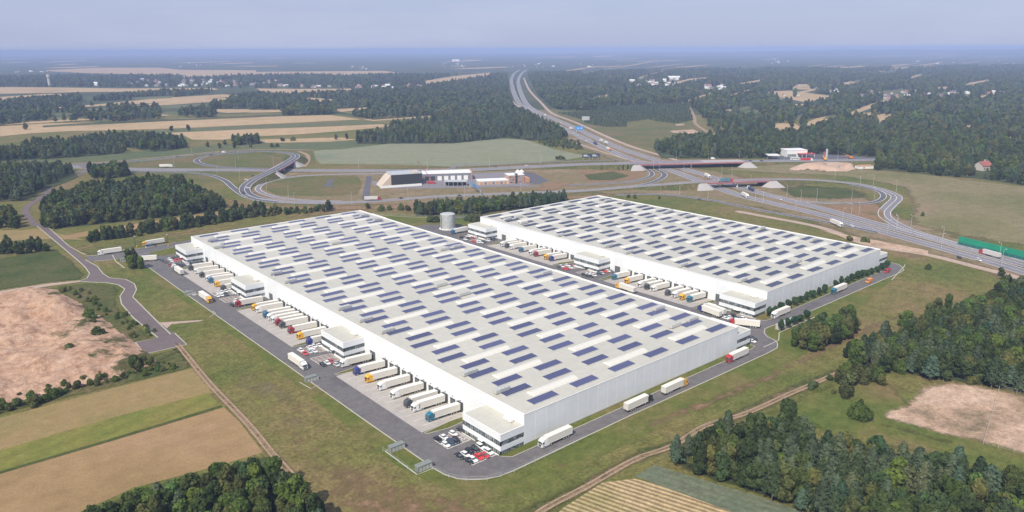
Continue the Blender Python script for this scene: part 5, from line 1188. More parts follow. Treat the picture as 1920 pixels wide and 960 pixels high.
for x in (0, L): m = MB(); m.box(x-.25, x+.25, -.25, .25, 0, 7.4); m.build('post', 'steel', t)
m = MB(); m.box(0, L, -.3, .3, 7.0, 7.7); m.build('beam', 'sign_blue', t); m = MB(); m.box(L*.35, L*.6, -.5, -.3, 5.6, 8.6); m.build('panel', 'sign_blue', t)
a, c = at(1796, 459.5), at(2010, 512); tt = c-a; L = tt.length; t = empty('noise_barrier', 'long green noise barrier beside the motorway', 'noise barrier', a, math.atan2(tt.y, tt.x))
m = MB(); m.box(0, L, -.12, .12, .6, 2.9); m.build('lower_panel', 'green_barrier_low', t); m = MB(); m.box(0, L, -.14, .14, 2.9, 7.2); m.build('upper_panel', 'green_barrier', t)
m = MB(); m.box(0, L, -.25, .25, 0, .6); m.build('base_wall', 'concrete_wall', t)
for i in range(int(L/5)+1): m = MB(); m.box(i*5-.1, i*5+.1, -.22, .22, .6, 7.3); m.build('post', 'green_barrier', t)
# lamp posts
lp0 = empty('street_lamp', 'x', 'street lamp'); m = MB(); m.cyl((0, 0, 0), .16, 12, n=8, r2=.09); m.build('pole', 'steel', lp0)
m = MB(); m.tube((0, 0, 11.9), (1.8, 0, 12.3), .07, 5); m.build('arm', 'steel', lp0); m = MB(); m.box(1.6, 2.6, -.18, .18, 12.2, 12.4); m.build('lamp_head', 'trim', lp0)
first = True
def lamps(where, L, sp=None, off=9.5, z=0):
    global first
    pts = [at(x, y) for x, y in L]
    if sp:
        P = smoothpts(pts, 6); out = []; acc = 0
        for i in range(len(P)-1):
            d = (P[i+1]-P[i]).length; acc += d
            if acc > sp:
                acc = 0; t = (P[i+1]-P[i]).normalized(); out.append((P[i]+Vector((-t.y, t.x, 0))*off, math.atan2(-t.x, t.y) if off < 0 else math.atan2(t.x, -t.y)))
        pts = out
    else: pts = [(p, YAW) for p in pts]
    for k, (p, a) in enumerate(pts):
        o = lp0 if first else copy_tree(lp0); first = False
        o.location = (p.x, p.y, 0); o.rotation_euler = (0, 0, a); o['label'] = f"{ordn(k)} of {len(pts)} tall grey lamp posts {where}"; o['group'] = f"lamp posts {where}"
lamps('along the near side of the motorway', [(1990, 535), (1920, 516), (1840, 491), (1740, 463), (1640, 435), (1540, 408), (1440, 386), (1385, 369)], 48, -4)
lamps('along the far side of the motorway', [(1990, 510), (1920, 493), (1815, 462), (1740, 441), (1640, 415), (1540, 386)], 48, 6)
lamps('around the east loop', [(1475, 370), (1501, 380), (1531, 377.5), (1610, 404), (1596, 380), (1639, 374), (1637, 349), (1680, 360), (1707, 430), (1565, 336), (1612, 352), (1680, 429)])
lamps('on the expressway near the first bridge', [(1225, 319), (1236, 323), (1268, 301), (1328, 301), (1386, 301), (1282, 324), (1470, 302), (1520, 302), (1570, 301)])
lamps('beside the second bridge', [(1372, 334), (1353, 331), (1327, 375), (1274, 365), (1407, 349), (1430, 383), (1350, 353)])
lamps('along the long south ramp', [(480, 378), (540, 384), (620, 384.5), (705, 381), (830, 372), (955, 367), (1085, 362)], 55, 0)
lamps('along the expressway past the pale field', [(250, 314), (480, 315), (705, 316), (842, 316), (955, 311), (1072, 304)], 70, 0)
lamps('around the west loop', [(409, 293), (513, 313), (450, 341), (408, 332), (500, 356), (541, 371), (447, 300), (470, 281), (360, 293)])
# ------------------------------------------------------------------ site furniture
p = at(839.8, 428.5); t = empty('storage_tank', 'round galvanised steel water tank beside the north yard', 'tank', (p.x, p.y, 0))
m = MB(); m.cyl((0, 0, .3), 6.3, 12.6, n=40); tw = m.build('shell', 'steel', t, smooth=False)
for z in (.3, 3.3, 6.3, 9.3, 12.7):
    m = MB(); m.cyl((0, 0, z), 6.42, .22, n=40); m.build('hoop', 'steel', t)
m = MB(); m.cyl((0, 0, 12.9), 6.5, .6, n=40, r2=5.2); m.build('roof', 'hvac', t)
m = MB(); m.cyl((0, 0, -.02), 7.6, .34, n=40); m.build('base_ring', 'trim', t)
m = MB()
for y in (-.3, .3): m.box(-6.75, -6.65, y-.05, y+.05, .3, 13.2)
for k in range(24): m.box(-6.74, -6.66, -.3, .3, .6+k*.5, .66+k*.5)
m.build('ladder', 'dark', t)
def shed(c, label, L=6.2, D=2.4, h=2.2):
    t = empty('utility_shed', label, 'utility shed', (c[0], c[1], 0)); MT.setdefault('shedg', M('shed_grey_green', (.20, .22, .20), .7))
    m = MB(); m.box(-L/2, L/2, -D/2, D/2, 0, h); m.build('wall', 'shedg', t); m = MB(); m.box(-L/2-.15, L/2+.15, -D/2-.15, D/2+.15, h, h+.18); m.build('roof', 'shedg', t)
    for i in range(4): m = MB(); m.box(-L/2+.5+i*1.5, -L/2+1.7+i*1.5, -D/2-.04, -D/2, .15, 1.9); m.build('door', 'hvac', t)
shed(A_(-39.8, 29.8), 'grey utility shed at the upper end of the fenced grass strip by the yard road'); shed(A_(-39.8, 11.2), 'grey utility shed at the lower end of the fenced grass strip by the yard road')
q = atg(583, 714); shed((q.x, q.y), 'grey utility shed in the kerbed bay opposite the second office', 5.5)
q = atg(355, 553); shed((q.x, q.y), 'grey utility shed in the kerbed bay opposite the third office', 5.0)
q = at(340, 496); shed(A_(-45, 392), 'grey utility shed under the two trees at the top of the yard road', 7)
addkerb([A_(-36.8, 33.7), A_(-43.8, 31.5), A_(-43.8, 9.4), A_(-36.5, 9.2)], world=True, w_=.4)
addkerb([(562, 717), (583, 729), (597, 723)], w_=.4); addkerb([(392, 595), (405, 588), (398, 583)], w_=.4)
patch('gravel_bay', [(364, 555), (345, 548), (350, 545), (372, 552)], 'concrete', 5)
t = empty('pump_house', 'long low grey pump house behind the row of five small trees', 'utility building', (*at(1475, 611).xy, 0), 0)
m = MB(); m.box(-9, 9, -1.6, 1.6, 0, 2.6); m.build('wall', 'hvac', t); m = MB(); m.box(-9.2, 9.2, -1.8, 1.8, 2.6, 2.8); m.build('roof', 'hvac', t)
m = MB(); m.box(-8.6, -7.4, -1.65, -1.6, .1, 2.1); m.build('door', 'shedgrey', t)
# gatehouse and barriers on the north road
p = at(281, 463); t = empty('gatehouse', 'small glazed gatehouse beside the yellow truck', 'gatehouse', (p.x, p.y, 0), .1)
m = MB(); m.box(-3, 3, -1.3, 1.3, 0, .9); m.build('wall', 'hvac', t); m = MB(); m.box(-2.9, 2.9, -1.2, 1.2, .9, 2.4); m.build('glazing', 'glass', t); m = MB(); m.box(-3.4, 3.4, -1.7, 1.7, 2.4, 2.65); m.build('roof', 'shedgrey', t)
for (x, y, w_) in ((257, 463, 'west'), (316, 461, 'east')):
    p = at(x, y); t = empty('barrier_post', f'yellow barrier machine {w_} of the gatehouse', 'barrier', (p.x, p.y, 0), .3); m = MB(); m.box(-.3, .3, -.3, .3, 0, 1.3); m.build('cabinet', 'yellow', t); m = MB(); m.box(.3, 4.5, -.06, .06, .95, 1.1); m.build('arm', 'yellow', t)
for (x, y, w_) in ((255, 462), (315, 456)) and ((254, 461, 'west'), (315, 457, 'east')):
    p = at(x, y); t = empty('light_pole', f'dark light pole {w_} of the gatehouse', 'light pole', (p.x, p.y, 0)); m = MB(); m.cyl((0, 0, 0), .14, 7.5, n=8); m.build('pole', 'dark', t); m = MB(); m.box(-.5, .5, -.3, .3, 7.5, 7.8); m.build('lamp_head', 'trim', t)
MT['wire'] = M('fence_wire', (.40, .42, .40), .6)
def fence(label, pts, h=2.0, sp=5.0, mat='wire', world=False, rails=(.35, .65, 1.0), post=.06):
    P = [Vector((p[0], p[1], 0)) if world else at(*p) for p in pts]; t = empty('wire_fence', label, 'fence', P[0]); k = 0; m = MB()
    for i in range(len(P)-1):
        d = P[i+1]-P[i]; n = max(1, int(d.length/sp))
        for j in range(n):
            q = P[i]+d*j/n-P[0]
            if k < 95: s = MB(); s.cyl((q.x, q.y, 0), post, h, n=5); s.build('post', mat, t); k += 1
        for f in rails: a, c = P[i]-P[0], P[i+1]-P[0]; m.tube((a.x, a.y, h*f), (c.x, c.y, h*f), .03, 4)
    m.build('rail', mat, t)
fence('thin wire fence curving round the bottom corner of the yard road', [A_(-37.8, 8), A_(-36.4, 0), A_(-33, -6), A_(-27, -10.6), A_(-16, -12.8), A_(20, -12.5)], world=True)
fence('thin wire fence around the grass strip with two utility sheds', [A_(-44.6, 32), A_(-44.6, 9)], world=True)
fence('pale fence dividing the two sandy lots', [(1873, 731), (1843, 834)], mat='kerb', post=.12); fence('pale fence along the lower edge of the sandy lot', [(1843, 834), (1930, 856)], mat='kerb', post=.1)
fence('pale fence along the upper edge of the sandy lot', [(1873, 730), (1940, 745)], mat='kerb', post=.1)
fence('thin wire fence along the grass bank north of the warehouses', [(700, 402), (770, 406), (822, 408), (900, 402)], sp=8)
# machines on the sand piles
def digger(px, py, rz, label, col='yellow'):
    p = at(px, py); t = empty('excavator', label, 'excavator', (p.x, p.y, 6 if py < 312 else .5), rz)
    m = MB(); m.box(-2.6, 2.6, -1.6, 1.6, 0, 1.1); m.build('tracks', 'dark', t); m = MB(); m.box(-2.4, 1.2, -1.4, 1.4, 1.1, 2.6); m.box(-.2, 1.2, .1, 1.4, 2.6, 3.6); m.build('body', col, t)
    m = MB(); m.tube((1, 0, 2), (5, 0, 5.6), .3, 6); m.tube((5, 0, 5.6), (8, 0, 2.5), .25, 6); m.build('boom', col, t); m = MB(); m.box(7.4, 8.8, -.7, .7, 1.4, 2.6); m.build('bucket', 'dark', t)
digger(1546, 309, 1.0, 'yellow excavator on top of the large sand pile'); digger(1594, 306, 2.5, 'orange excavator standing beside the pointed sand pile', 'orange'); digger(1573, 318, .5, 'grey loader between the two sand piles', 'grey')
r, L = building('site_office', 'low white and orange site cabin beside the sand piles', 'cabin', (1610, 317), (1638, 316), 8, 3.5, 'trim', 'orange_panel')
m = MB(); m.box(L*.3, L*.4, -.1, 0, .3, 2.6); m.build('door', 'orange_panel', r)
# ------------------------------------------------------------------ vegetation
MT['leaf_dark'] = leafmat('leaf_dark', (0.064, 0.096, 0.032)); MT['leaf_olive'] = leafmat('leaf_olive', (0.112, 0.128, 0.043)); MT['leaf_green'] = leafmat('leaf_green', (0.099, 0.154, 0.035))
MT['needle'] = leafmat('needle_grey_green', (0.096, 0.131, 0.074), .25); MT['needle_dark'] = leafmat('needle_dark', (0.054, 0.088, 0.042), .25); MT['leaf_shrub'] = leafmat('leaf_shrub', (0.096, 0.144, 0.032))
MT['leaf_park'] = leafmat('leaf_park', (0.048, 0.096, 0.042), .15)
def leafquads(P, N, size, g):
    """quads at P with normals near N"""
    n = len(P); N = N+g.normal(0, .55, (n, 3)); N /= np.linalg.norm(N, axis=1)[:, None]
    T = np.cross(N, g.normal(0, 1, (n, 3))); T /= np.linalg.norm(T, axis=1)[:, None]; B = np.cross(N, T)
    s = size*g.uniform(.6, 1.3, (n, 1)); a = g.uniform(.6, 1, (n, 1))
    V = np.stack([P-T*s-B*s*a*.6, P+T*s*.9-B*s*a, P+T*s*.7+B*s*a, P-T*s*.8+B*s*a*.8], 1).reshape(-1, 3)
    return V
def quadmesh(name, V, mat, extra=None, emat=None):
    n = len(V)//4; vs = V; me = bpy.data.meshes.new(name); ev = len(extra.v) if extra else 0
    allv = np.vstack([V, np.array(extra.v).reshape(-1, 3)]) if extra else V
    faces = np.arange(4*n).reshape(n, 4)
    lt = [4]*n; idx = faces.ravel().tolist()
    if extra:
        for f in extra.f: lt.append(len(f)); idx += [i+4*n for i in f]
    me.vertices.add(len(allv)); me.vertices.foreach_set('co', allv.astype(np.float32).ravel())
    me.loops.add(len(idx)); me.loops.foreach_set('vertex_index', idx)
    me.polygons.add(len(lt)); st = np.concatenate([[0], np.cumsum(lt)[:-1]]); me.polygons.foreach_set('loop_start', st.tolist()); me.polygons.foreach_set('loop_total', lt)
    me.materials.append(MT[mat])
    if extra: me.materials.append(MT[emat]); me.polygons.foreach_set('material_index', [0]*n+[1]*len(extra.f))
    me.update(); me.validate(); return me
def crown_pts(kind, n, g):
    """points and normals on the outside of a crown of a 10 m plant"""
    P, N = [], []
    if kind in ('dec', 'shrub', 'round'):
        k = {'dec': 17, 'shrub': 8, 'round': 10}[kind]; C = []
        for i in range(k):
            a = g.uniform(0, 2*PI); u = math.sqrt(g.random())
            if kind == 'dec': z = g.uniform(2.0, 8.4); rr = 2.2*u*(1-abs(z-5.0)/6.2); r = g.uniform(1.1, 1.9)
            elif kind == 'round': z = g.uniform(4.2, 7.6); rr = 1.9*u*math.sqrt(max(.05, 1-((z-5.9)/2.6)**2)); r = g.uniform(1.7, 2.3)
            else: z = g.uniform(1.5, 6); rr = 4*u*(1-z/9); r = g.uniform(1.8, 3.0)
            C.append((rr*math.cos(a), rr*math.sin(a), z, r))
        if kind == 'dec': C.append((0, 0, 8.6, 1.3))
        C = np.array(C); w_ = C[:, 3]**2; w_ /= w_.sum()
        while sum(len(p) for p in P) < n:
            i = g.choice(len(C), 400, p=w_); d = g.normal(0, 1, (400, 3)); d /= np.linalg.norm(d, axis=1)[:, None]
            p = C[i, :3]+d*C[i, 3:]*g.uniform(.82, 1.06, (400, 1)); dist = np.linalg.norm(p[:, None]-C[None, :, :3], axis=2)/C[None, :, 3]
            ok = (dist.min(1) > .78) & (p[:, 2] > .4); P.append(p[ok]); N.append(d[ok])
    else:  # pine
        m = 0
        while m < n:
            z = 2.6+7.3*(1-g.random(300)**.75); a = g.uniform(0, 2*PI, 300); lob = 1+.22*np.sin(a*5+z*3.1)+.16*np.sin(z*5.5)
            R_ = np.clip(2.35*(1-((z-2.6)/7.6))**.62+.12, 0, 3)*lob*g.uniform(.62, 1.05, 300)
            p = np.stack([R_*np.cos(a), R_*np.sin(a), z+g.uniform(-.3, .3, 300)], 1); d = np.stack([np.cos(a), np.sin(a), np.full(300, .55)], 1); P.append(p); N.append(d); m += 300
    P, N = np.vstack(P)[:n], np.vstack(N)[:n]; return P, N
def trunk(kind, g):
    s = MB(); top = {'dec': 7.5, 'pine': 9.3, 'shrub': 3, 'round': 6.5}[kind]; r = {'dec': .22, 'pine': .19, 'shrub': .2, 'round': .16}[kind]
    s.tube((0, 0, -.3), (g.uniform(-.2, .2), g.uniform(-.2, .2), top), r, 6, r*.3)
    for i in range(5):
        z = top*g.uniform(.35, .85); a = g.uniform(0, 2*PI); q = 1.7 if kind != 'pine' else 1.2
        s.tube((0, 0, z), (q*math.cos(a), q*math.sin(a), z+1.1), r*.4, 4, r*.12)
    return s
KINDS = {}   # kind -> list of (crown mesh, trunk mesh)
NQ = dict(dec=1500, pine=1300, shrub=600, round=1300)
def mk(kind, variant, mat, tm):
    g = np.random.default_rng(hash((kind, variant)) % 1000 if False else {'dec': 10, 'pine': 20, 'shrub': 30, 'round': 40}[kind]+variant)
    P, N = crown_pts(kind, NQ[kind], g); V = leafquads(P, N, {'dec': .42, 'pine': .36, 'shrub': .62, 'round': .40}[kind], g)
    return quadmesh('crown', V, mat), trunk(kind, g), tm
def meshof(s, mat):
    o = s.build('trunk', mat); me = o.data; bpy.data.objects.remove(o); return me
for kind, vs in (('dec', [('leaf_dark', 'bark', 'dark green'), ('leaf_olive', 'bark_pale', 'olive green'), ('leaf_green', 'bark', 'bright green'), ('leaf_dark', 'bark_pale', 'dark green')]),
                 ('pine', [('needle', 'bark', 'grey green'), ('needle_dark', 'bark', 'dark'), ('needle', 'bark', 'grey green')]),
                 ('shrub', [('leaf_shrub', 'bark', 'green'), ('leaf_olive', 'bark', 'olive')]), ('round', [('leaf_park', 'bark', 'dark green')])):
    L = []
    for i, (mt, tm, cn) in enumerate(vs):
        cm, tr, tmn = mk(kind, i, mt, tm); L.append((cm, meshof(tr, tm), cn, tr, mt, tm))
    KINDS[kind] = L
# low detail joined copies for the stuff masses (never linked to the scene)
def lowcoll(name, nq, size, kinds, full=False):
    c = bpy.data.collections.new(name); i = 0
    for kind in kinds:
        for v, (cm, tmesh, cn, tr, mt, tm) in enumerate(KINDS[kind]):
            g = np.random.default_rng(100+i); n = NQ[kind] if full else nq; P, N = crown_pts(kind, n, g)
            V = leafquads(P, N, ({'dec': .42, 'pine': .36, 'shrub': .62, 'round': .4}[kind] if full else size*(.85 if kind == 'pine' else 1.4 if kind == 'shrub' else 1)), g)
            me = quadmesh('tree_mass', V, mt, tr, tm); o = bpy.data.objects.new('%02d_%s' % (i, name), me); c.objects.link(o); i += 1
    return c
ORDER = [('dec', 0), ('dec', 1), ('dec', 2), ('dec', 3), ('pine', 0), ('pine', 1), ('pine', 2), ('shrub', 0), ('shrub', 1)]
CN = lowcoll('near_mass', 0, 0, ('dec', 'pine', 'shrub'), True); CM = lowcoll('mid_mass', 330, .85, ('dec', 'pine', 'shrub')); CF = lowcoll('far_mass', 80, 1.7, ('dec', 'pine', 'shrub'))
def stuffgroup(coll):
    ng = bpy.data.node_groups.new('scatter_'+coll.name, 'GeometryNodeTree')
    ng.interface.new_socket('Geometry', in_out='INPUT', socket_type='NodeSocketGeometry'); ng.interface.new_socket('Geometry', in_out='OUTPUT', socket_type='NodeSocketGeometry')
    N = ng.nodes; l = ng.links; gi = N.new('NodeGroupInput'); go = N.new('NodeGroupOutput'); ip = N.new('GeometryNodeInstanceOnPoints'); ci = N.new('GeometryNodeCollectionInfo')
    ci.inputs['Collection'].default_value = coll; ci.inputs['Separate Children'].default_value = True; ci.inputs['Reset Children'].default_value = True
    def attr(nm, t):
        a = N.new('GeometryNodeInputNamedAttribute'); a.data_type = t; a.inputs['Name'].default_value = nm; return a.outputs['Attribute']
    cx = N.new('ShaderNodeCombineXYZ'); l.new(attr('rz', 'FLOAT'), cx.inputs[2]); l.new(gi.outputs[0], ip.inputs['Points']); l.new(ci.outputs[0], ip.inputs['Instance'])
    ip.inputs['Pick Instance'].default_value = True; l.new(attr('idx', 'INT'), ip.inputs['Instance Index']); l.new(cx.outputs[0], ip.inputs['Rotation'])
    l.new(attr('sc', 'FLOAT_VECTOR'), ip.inputs['Scale']); l.new(ip.outputs[0], go.inputs[0]); return ng
NG = {c.name: stuffgroup(c) for c in (CN, CM, CF)}
def mass(name, label, T, coll):
    if not len(T): return
    T = np.array(T, float); me = bpy.data.meshes.new(name); me.vertices.add(len(T)); me.vertices.foreach_set('co', T[:, :3].astype(np.float32).ravel())
    a = me.attributes.new('rz', 'FLOAT', 'POINT'); a.data.foreach_set('value', T[:, 3].astype(np.float32)); q_ = np.random.default_rng(3).uniform(.82, 1.22, len(T)); a = me.attributes.new('sc', 'FLOAT_VECTOR', 'POINT'); a.data.foreach_set('vector', np.stack([T[:, 4]/q_**.5, T[:, 4]/q_**.5, T[:, 4]*q_], 1).astype(np.float32).ravel())
    a = me.attributes.new('idx', 'INT', 'POINT'); a.data.foreach_set('value', T[:, 5].astype(np.int32)); me.update()
    o = bpy.data.objects.new(name, me); COL.objects.link(o); m_ = o.modifiers.new('scatter', 'NODES'); m_.node_group = NG[coll.name]
    tag(o, label, 'woodland', kind='stuff')
# (where, polygon in pixels of the ground, spacing, pine share, shrub share, height lo, hi)
ROADS = [smoothpts([at(*p) for p in L], 3) for L in (ML, MU, [(1257, 297), (1185, 275), (1135, 255), (1080, 230), (1035, 212), (1015, 193), (992, 168), (982, 146)], [(68, 424), (52, 405), (48, 392), (62, 380), (75, 372), (100, 350), (130, 336), (160, 322)], [(1288, 196), (1296, 208), (1302, 220), (1304, 232), (1322, 245), (1342, 256)])]
RW = [17, 17, 13, 9, 9]
EXCL = FW+FG+[[(1045, 212), (1100, 210), (1145, 200), (1290, 194), (1300, 225), (1270, 232), (1235, 228), (1215, 224), (1175, 229), (1175, 238), (1135, 238), (1100, 232), (1085, 222)],
              [(1085, 235), (1175, 240), (1230, 227), (1300, 230), (1345, 255), (1270, 265), (1225, 277), (1180, 270), (1130, 255)]]
def scatter(poly, sp, seed=0, excl=True, jit=.85, rows=None):
    g = np.random.default_rng(seed); W_ = [at(*p) for p in poly]; wp_ = [(p.x, p.y) for p in W_]
    x0, x1 = min(p[0] for p in wp_), max(p[0] for p in wp_); y0, y1 = min(p[1] for p in wp_), max(p[1] for p in wp_)
    X, Y = np.meshgrid(np.arange(x0, x1, sp), np.arange(y0, y1, sp), indexing='ij'); X = X.ravel()+g.uniform(-.5, .5, X.size)*sp*jit; Y = Y.ravel()+g.uniform(-.5, .5, Y.size)*sp*jit
    k = inpoly(wp_, X, Y); X, Y = X[k], Y[k]
    px, py, _ = projn(np.stack([X, Y, np.zeros_like(X)], 1)); k = (px > -110) & (px < 2030) & (py < 1090)
    if excl:
        hp_ = 13*F/np.hypot(X, Y)
        for e in EXCL:
            k &= ~inpoly(e, px, py)
            if sp >= 12: k &= ~inpoly(e, px, py-hp_*.5); k &= ~inpoly(e, px, py-hp_*.9)
        for R_, wd in zip(ROADS, RW):
            d = np.full(X.shape, 1e9)
            for a, c in zip(R_[:-1], R_[1:]):
                L = (c.x-a.x)**2+(c.y-a.y)**2; t = np.clip(((X-a.x)*(c.x-a.x)+(Y-a.y)*(c.y-a.y))/L, 0, 1); d = np.minimum(d, np.hypot(X-a.x-t*(c.x-a.x), Y-a.y-t*(c.y-a.y)))
            k &= d > wd
        for hx, hy, D in HOUSES:
            hp = 13*F/D; wpx = 11*F/D+1
            k &= ~((np.abs(px-hx) < wpx) & (py > hy-1) & (py < hy+hp*.95+.8))
    X, Y = X[k], Y[k]; return X, Y, g
REG = [('in the wood at the lower right corner', [(1262, 860), (1282, 848), (1335, 832), (1400, 818), (1470, 812), (1530, 838), (1600, 862), (1700, 880), (1800, 895), (1870, 925), (1935, 958), (2040, 1010), (2040, 1085), (1720, 1040), (1600, 998), (1485, 956), (1384, 922), (1300, 894), (1250, 870)], 4.5, .45, .08, 8, 13),
       ('in the wood at the lower left corner', [(150, 1030), (175, 992), (260, 960), (350, 932), (440, 908), (520, 902), (580, 955), (615, 1005), (620, 1060), (130, 1060)], 4.4, .1, .1, 8, 12.5),
       ('in the large wood on the right edge', [(1598, 690), (1612, 668), (1650, 648), (1700, 632), (1765, 612), (1805, 598), (1845, 572), (1880, 552), (1925, 552), (2030, 565), (2030, 770), (1920, 742), (1850, 727), (1760, 714), (1670, 702)], 4.9, .3, .05, 9, 14.5),
       ('in the rounded copse near the gable road', [(1482, 650), (1505, 640), (1540, 620), (1572, 608), (1596, 612), (1606, 622), (1596, 636), (1558, 653), (1510, 663)], 5.2, 0, .1, 9, 12.5),
       ('in the wood beside the brown access road', [(80, 405), (78, 390), (112, 376), (175, 360), (290, 348), (335, 348), (362, 360), (385, 374), (425, 388), (400, 398), (300, 408), (240, 415), (170, 422), (100, 430), (80, 424)], 5.8, .2, .05, 9, 14.5),
       ('in the small wood on the left edge above the meadow', [(-90, 402), (45, 402), (60, 415), (58, 428), (-90, 430)], 8.0, .3, 0, 9, 13),
       ('in the dark wood at the upper left', [(-100, 325), (60, 316), (135, 319), (148, 332), (105, 350), (70, 362), (66, 376), (-100, 382)], 8.5, .8, 0, 10, 14),
       ('in the copse beside the expressway', [(163, 324), (235, 320), (250, 330), (200, 336), (165, 334)], 8.5, .2, 0, 10, 14),
       ('in the windbreak row above the long warehouse', [(162, 450), (210, 442), (265, 434), (265, 443), (165, 456)], 4.6, 0, .5, 6, 10),
       ('in the windbreak row above the long warehouse', [(265, 434), (300, 428), (345, 421), (420, 410), (480, 402), (480, 408), (420, 418), (350, 430), (300, 436), (265, 441)], 5, 0, .3, 7, 12),
       ('in the windbreak row above the long warehouse', [(425, 394), (500, 395), (560, 396), (622, 393), (625, 397), (560, 402), (480, 408), (430, 404)], 5.6, 0, .5, 5, 10),
       ('in the dense pine row behind the steel tank', [(777, 397), (850, 393), (930, 386), (1010, 378), (1058, 374), (1060, 381), (1000, 390), (930, 397), (905, 402), (780, 405)], 4.2, .85, 0, 8.5, 11.5),
       ('in the tree belt below the pale meadow on the left', [(-100, 455), (0, 462), (50, 462), (98, 464), (98, 470), (30, 478), (-100, 482)], 5, .1, .4, 4, 9),
       ('in the tree bands on the far left', [(25, 278), (110, 268), (200, 262), (270, 257), (345, 266), (355, 277), (290, 285), (240, 277), (110, 275), (30, 279)], 10, .5, 0, 11, 15),
       ('in the tree bands on the far left', [(-120, 292), (0, 288), (110, 276), (210, 274), (235, 287), (130, 296), (-120, 310)], 10, .7, 0, 11, 15),
       ('in the copse above the pale field', [(435, 268), (485, 265), (487, 271), (437, 273)], 9, .8, 0, 11, 15), ('in the copse above the pale field', [(568, 262), (612, 259), (613, 264), (570, 266)], 9, .8, 0, 11, 15),
       ('in the long wood above the pale field', [(670, 257), (720, 247), (745, 236), (830, 216), (700, 225), (640, 214), (480, 220), (300, 228), (220, 232), (80, 239), (80, 236), (220, 227), (400, 221), (480, 216), (640, 210), (700, 223), (820, 214), (810, 217), (880, 210), (960, 206), (985, 215), (1040, 240), (1062, 256), (1045, 263), (1000, 264), (950, 259), (850, 269), (670, 270)], 12, .6, 0, 11, 15),
       ('in the wooded block below the motorway bend', [(1050, 262), (1085, 268), (1095, 282), (1060, 280), (1000, 268)], 9, .1, .7, 4, 6),
       ('in the wood by the petrol station', [(1224, 277), (1240, 266), (1345, 258), (1400, 256), (1560, 250), (1960, 262), (1990, 352), (1920, 348), (1840, 336), (1740, 327), (1650, 318), (1640, 296), (1600, 291), (1520, 289), (1470, 289), (1440, 297), (1240, 297)], 10.5, .3, 0, 10, 15),
       ('in the long western woods', [(-130, 238), (0, 215), (60, 202), (200, 196), (240, 200), (400, 190), (480, 181), (640, 177), (950, 165), (958, 190), (962, 207), (880, 211), (690, 223), (640, 213), (480, 216), (400, 220), (215, 227), (90, 230), (0, 236)], 15, .6, 0, 12, 17),
       ('in the far western rows', [(175, 188), (300, 176), (400, 171), (402, 174), (300, 185), (180, 190)], 14, .5, 0, 12, 16), ('in the far western rows', [(-120, 205), (0, 197), (40, 191), (150, 184), (155, 191), (0, 205), (-120, 214)], 14, .5, 0, 12, 16),
       ('in the far western woods', [(-150, 162), (230, 158), (480, 158), (700, 160), (950, 150), (958, 165), (640, 178), (480, 168), (480, 165), (-150, 163)], 24, .5, 0, 12, 17),
       ('in the northern forest beyond the village', [(-180, 147), (480, 143), (950, 142), (958, 150), (700, 162), (480, 160), (230, 160), (-180, 161)], 30, .5, 0, 13, 18),
       ('in the forest east of the motorway', [(990, 140), (1290, 132), (1920, 124), (2050, 128), (2060, 262), (1920, 262), (1560, 250), (1400, 256), (1345, 257), (1315, 215), (1292, 194), (1180, 200), (1150, 204), (1100, 208), (1045, 205), (1023, 201), (1008, 175), (994, 150)], 16.5, .4, 0, 12, 17)]
ALL = {'dec': [], 'pine': [], 'shrub': []}
for ri, (where, poly, sp, pf, sf, h0, h1) in enumerate(REG):
    X, Y, g = scatter(poly, sp, ri)
    CL = vnoise(X, Y, 40, 9); CD = vnoise(X, Y, 110, 4)+.4*vnoise(X, Y, 25, 3) if len(X) else CL
    for x, y, clump, cdk in zip(X.tolist(), Y.tolist(), CL.tolist(), CD.tolist()):
        u = g.random()
        pfx = pf*(1.6 if clump > .5 else .5)
        kind = 'shrub' if u < sf else ('pine' if g.random() < pfx else 'dec')
        vi = {'dec': int(g.choice([0, 1, 2, 3], p=[.42, .14, .12, .32] if cdk > .72 else [.2, .42, .26, .12])), 'pine': int(g.integers(0, 3)), 'shrub': int(g.integers(0, 2))}[kind]
        hh = g.uniform(h0, h1)*(.55 if kind == 'shrub' and sf < .6 else 1); ALL[kind].append((math.hypot(x, y), x, y, hh/10, g.uniform(0, 6.28), vi, where))
plantation, yng = [], []
for poly, sp, hh in ((EXCL[-2], 7.5, .42), ([(1060, 262), (1085, 266), (1095, 282), (1050, 275)], 8, .4)):
    X, Y, g = scatter(poly, sp, 77, excl=False)
    for x, y in zip(X, Y): plantation.append((x, y, 0, g.uniform(0, 6), hh*g.uniform(.8, 1.2), 4+g.integers(0, 3)))
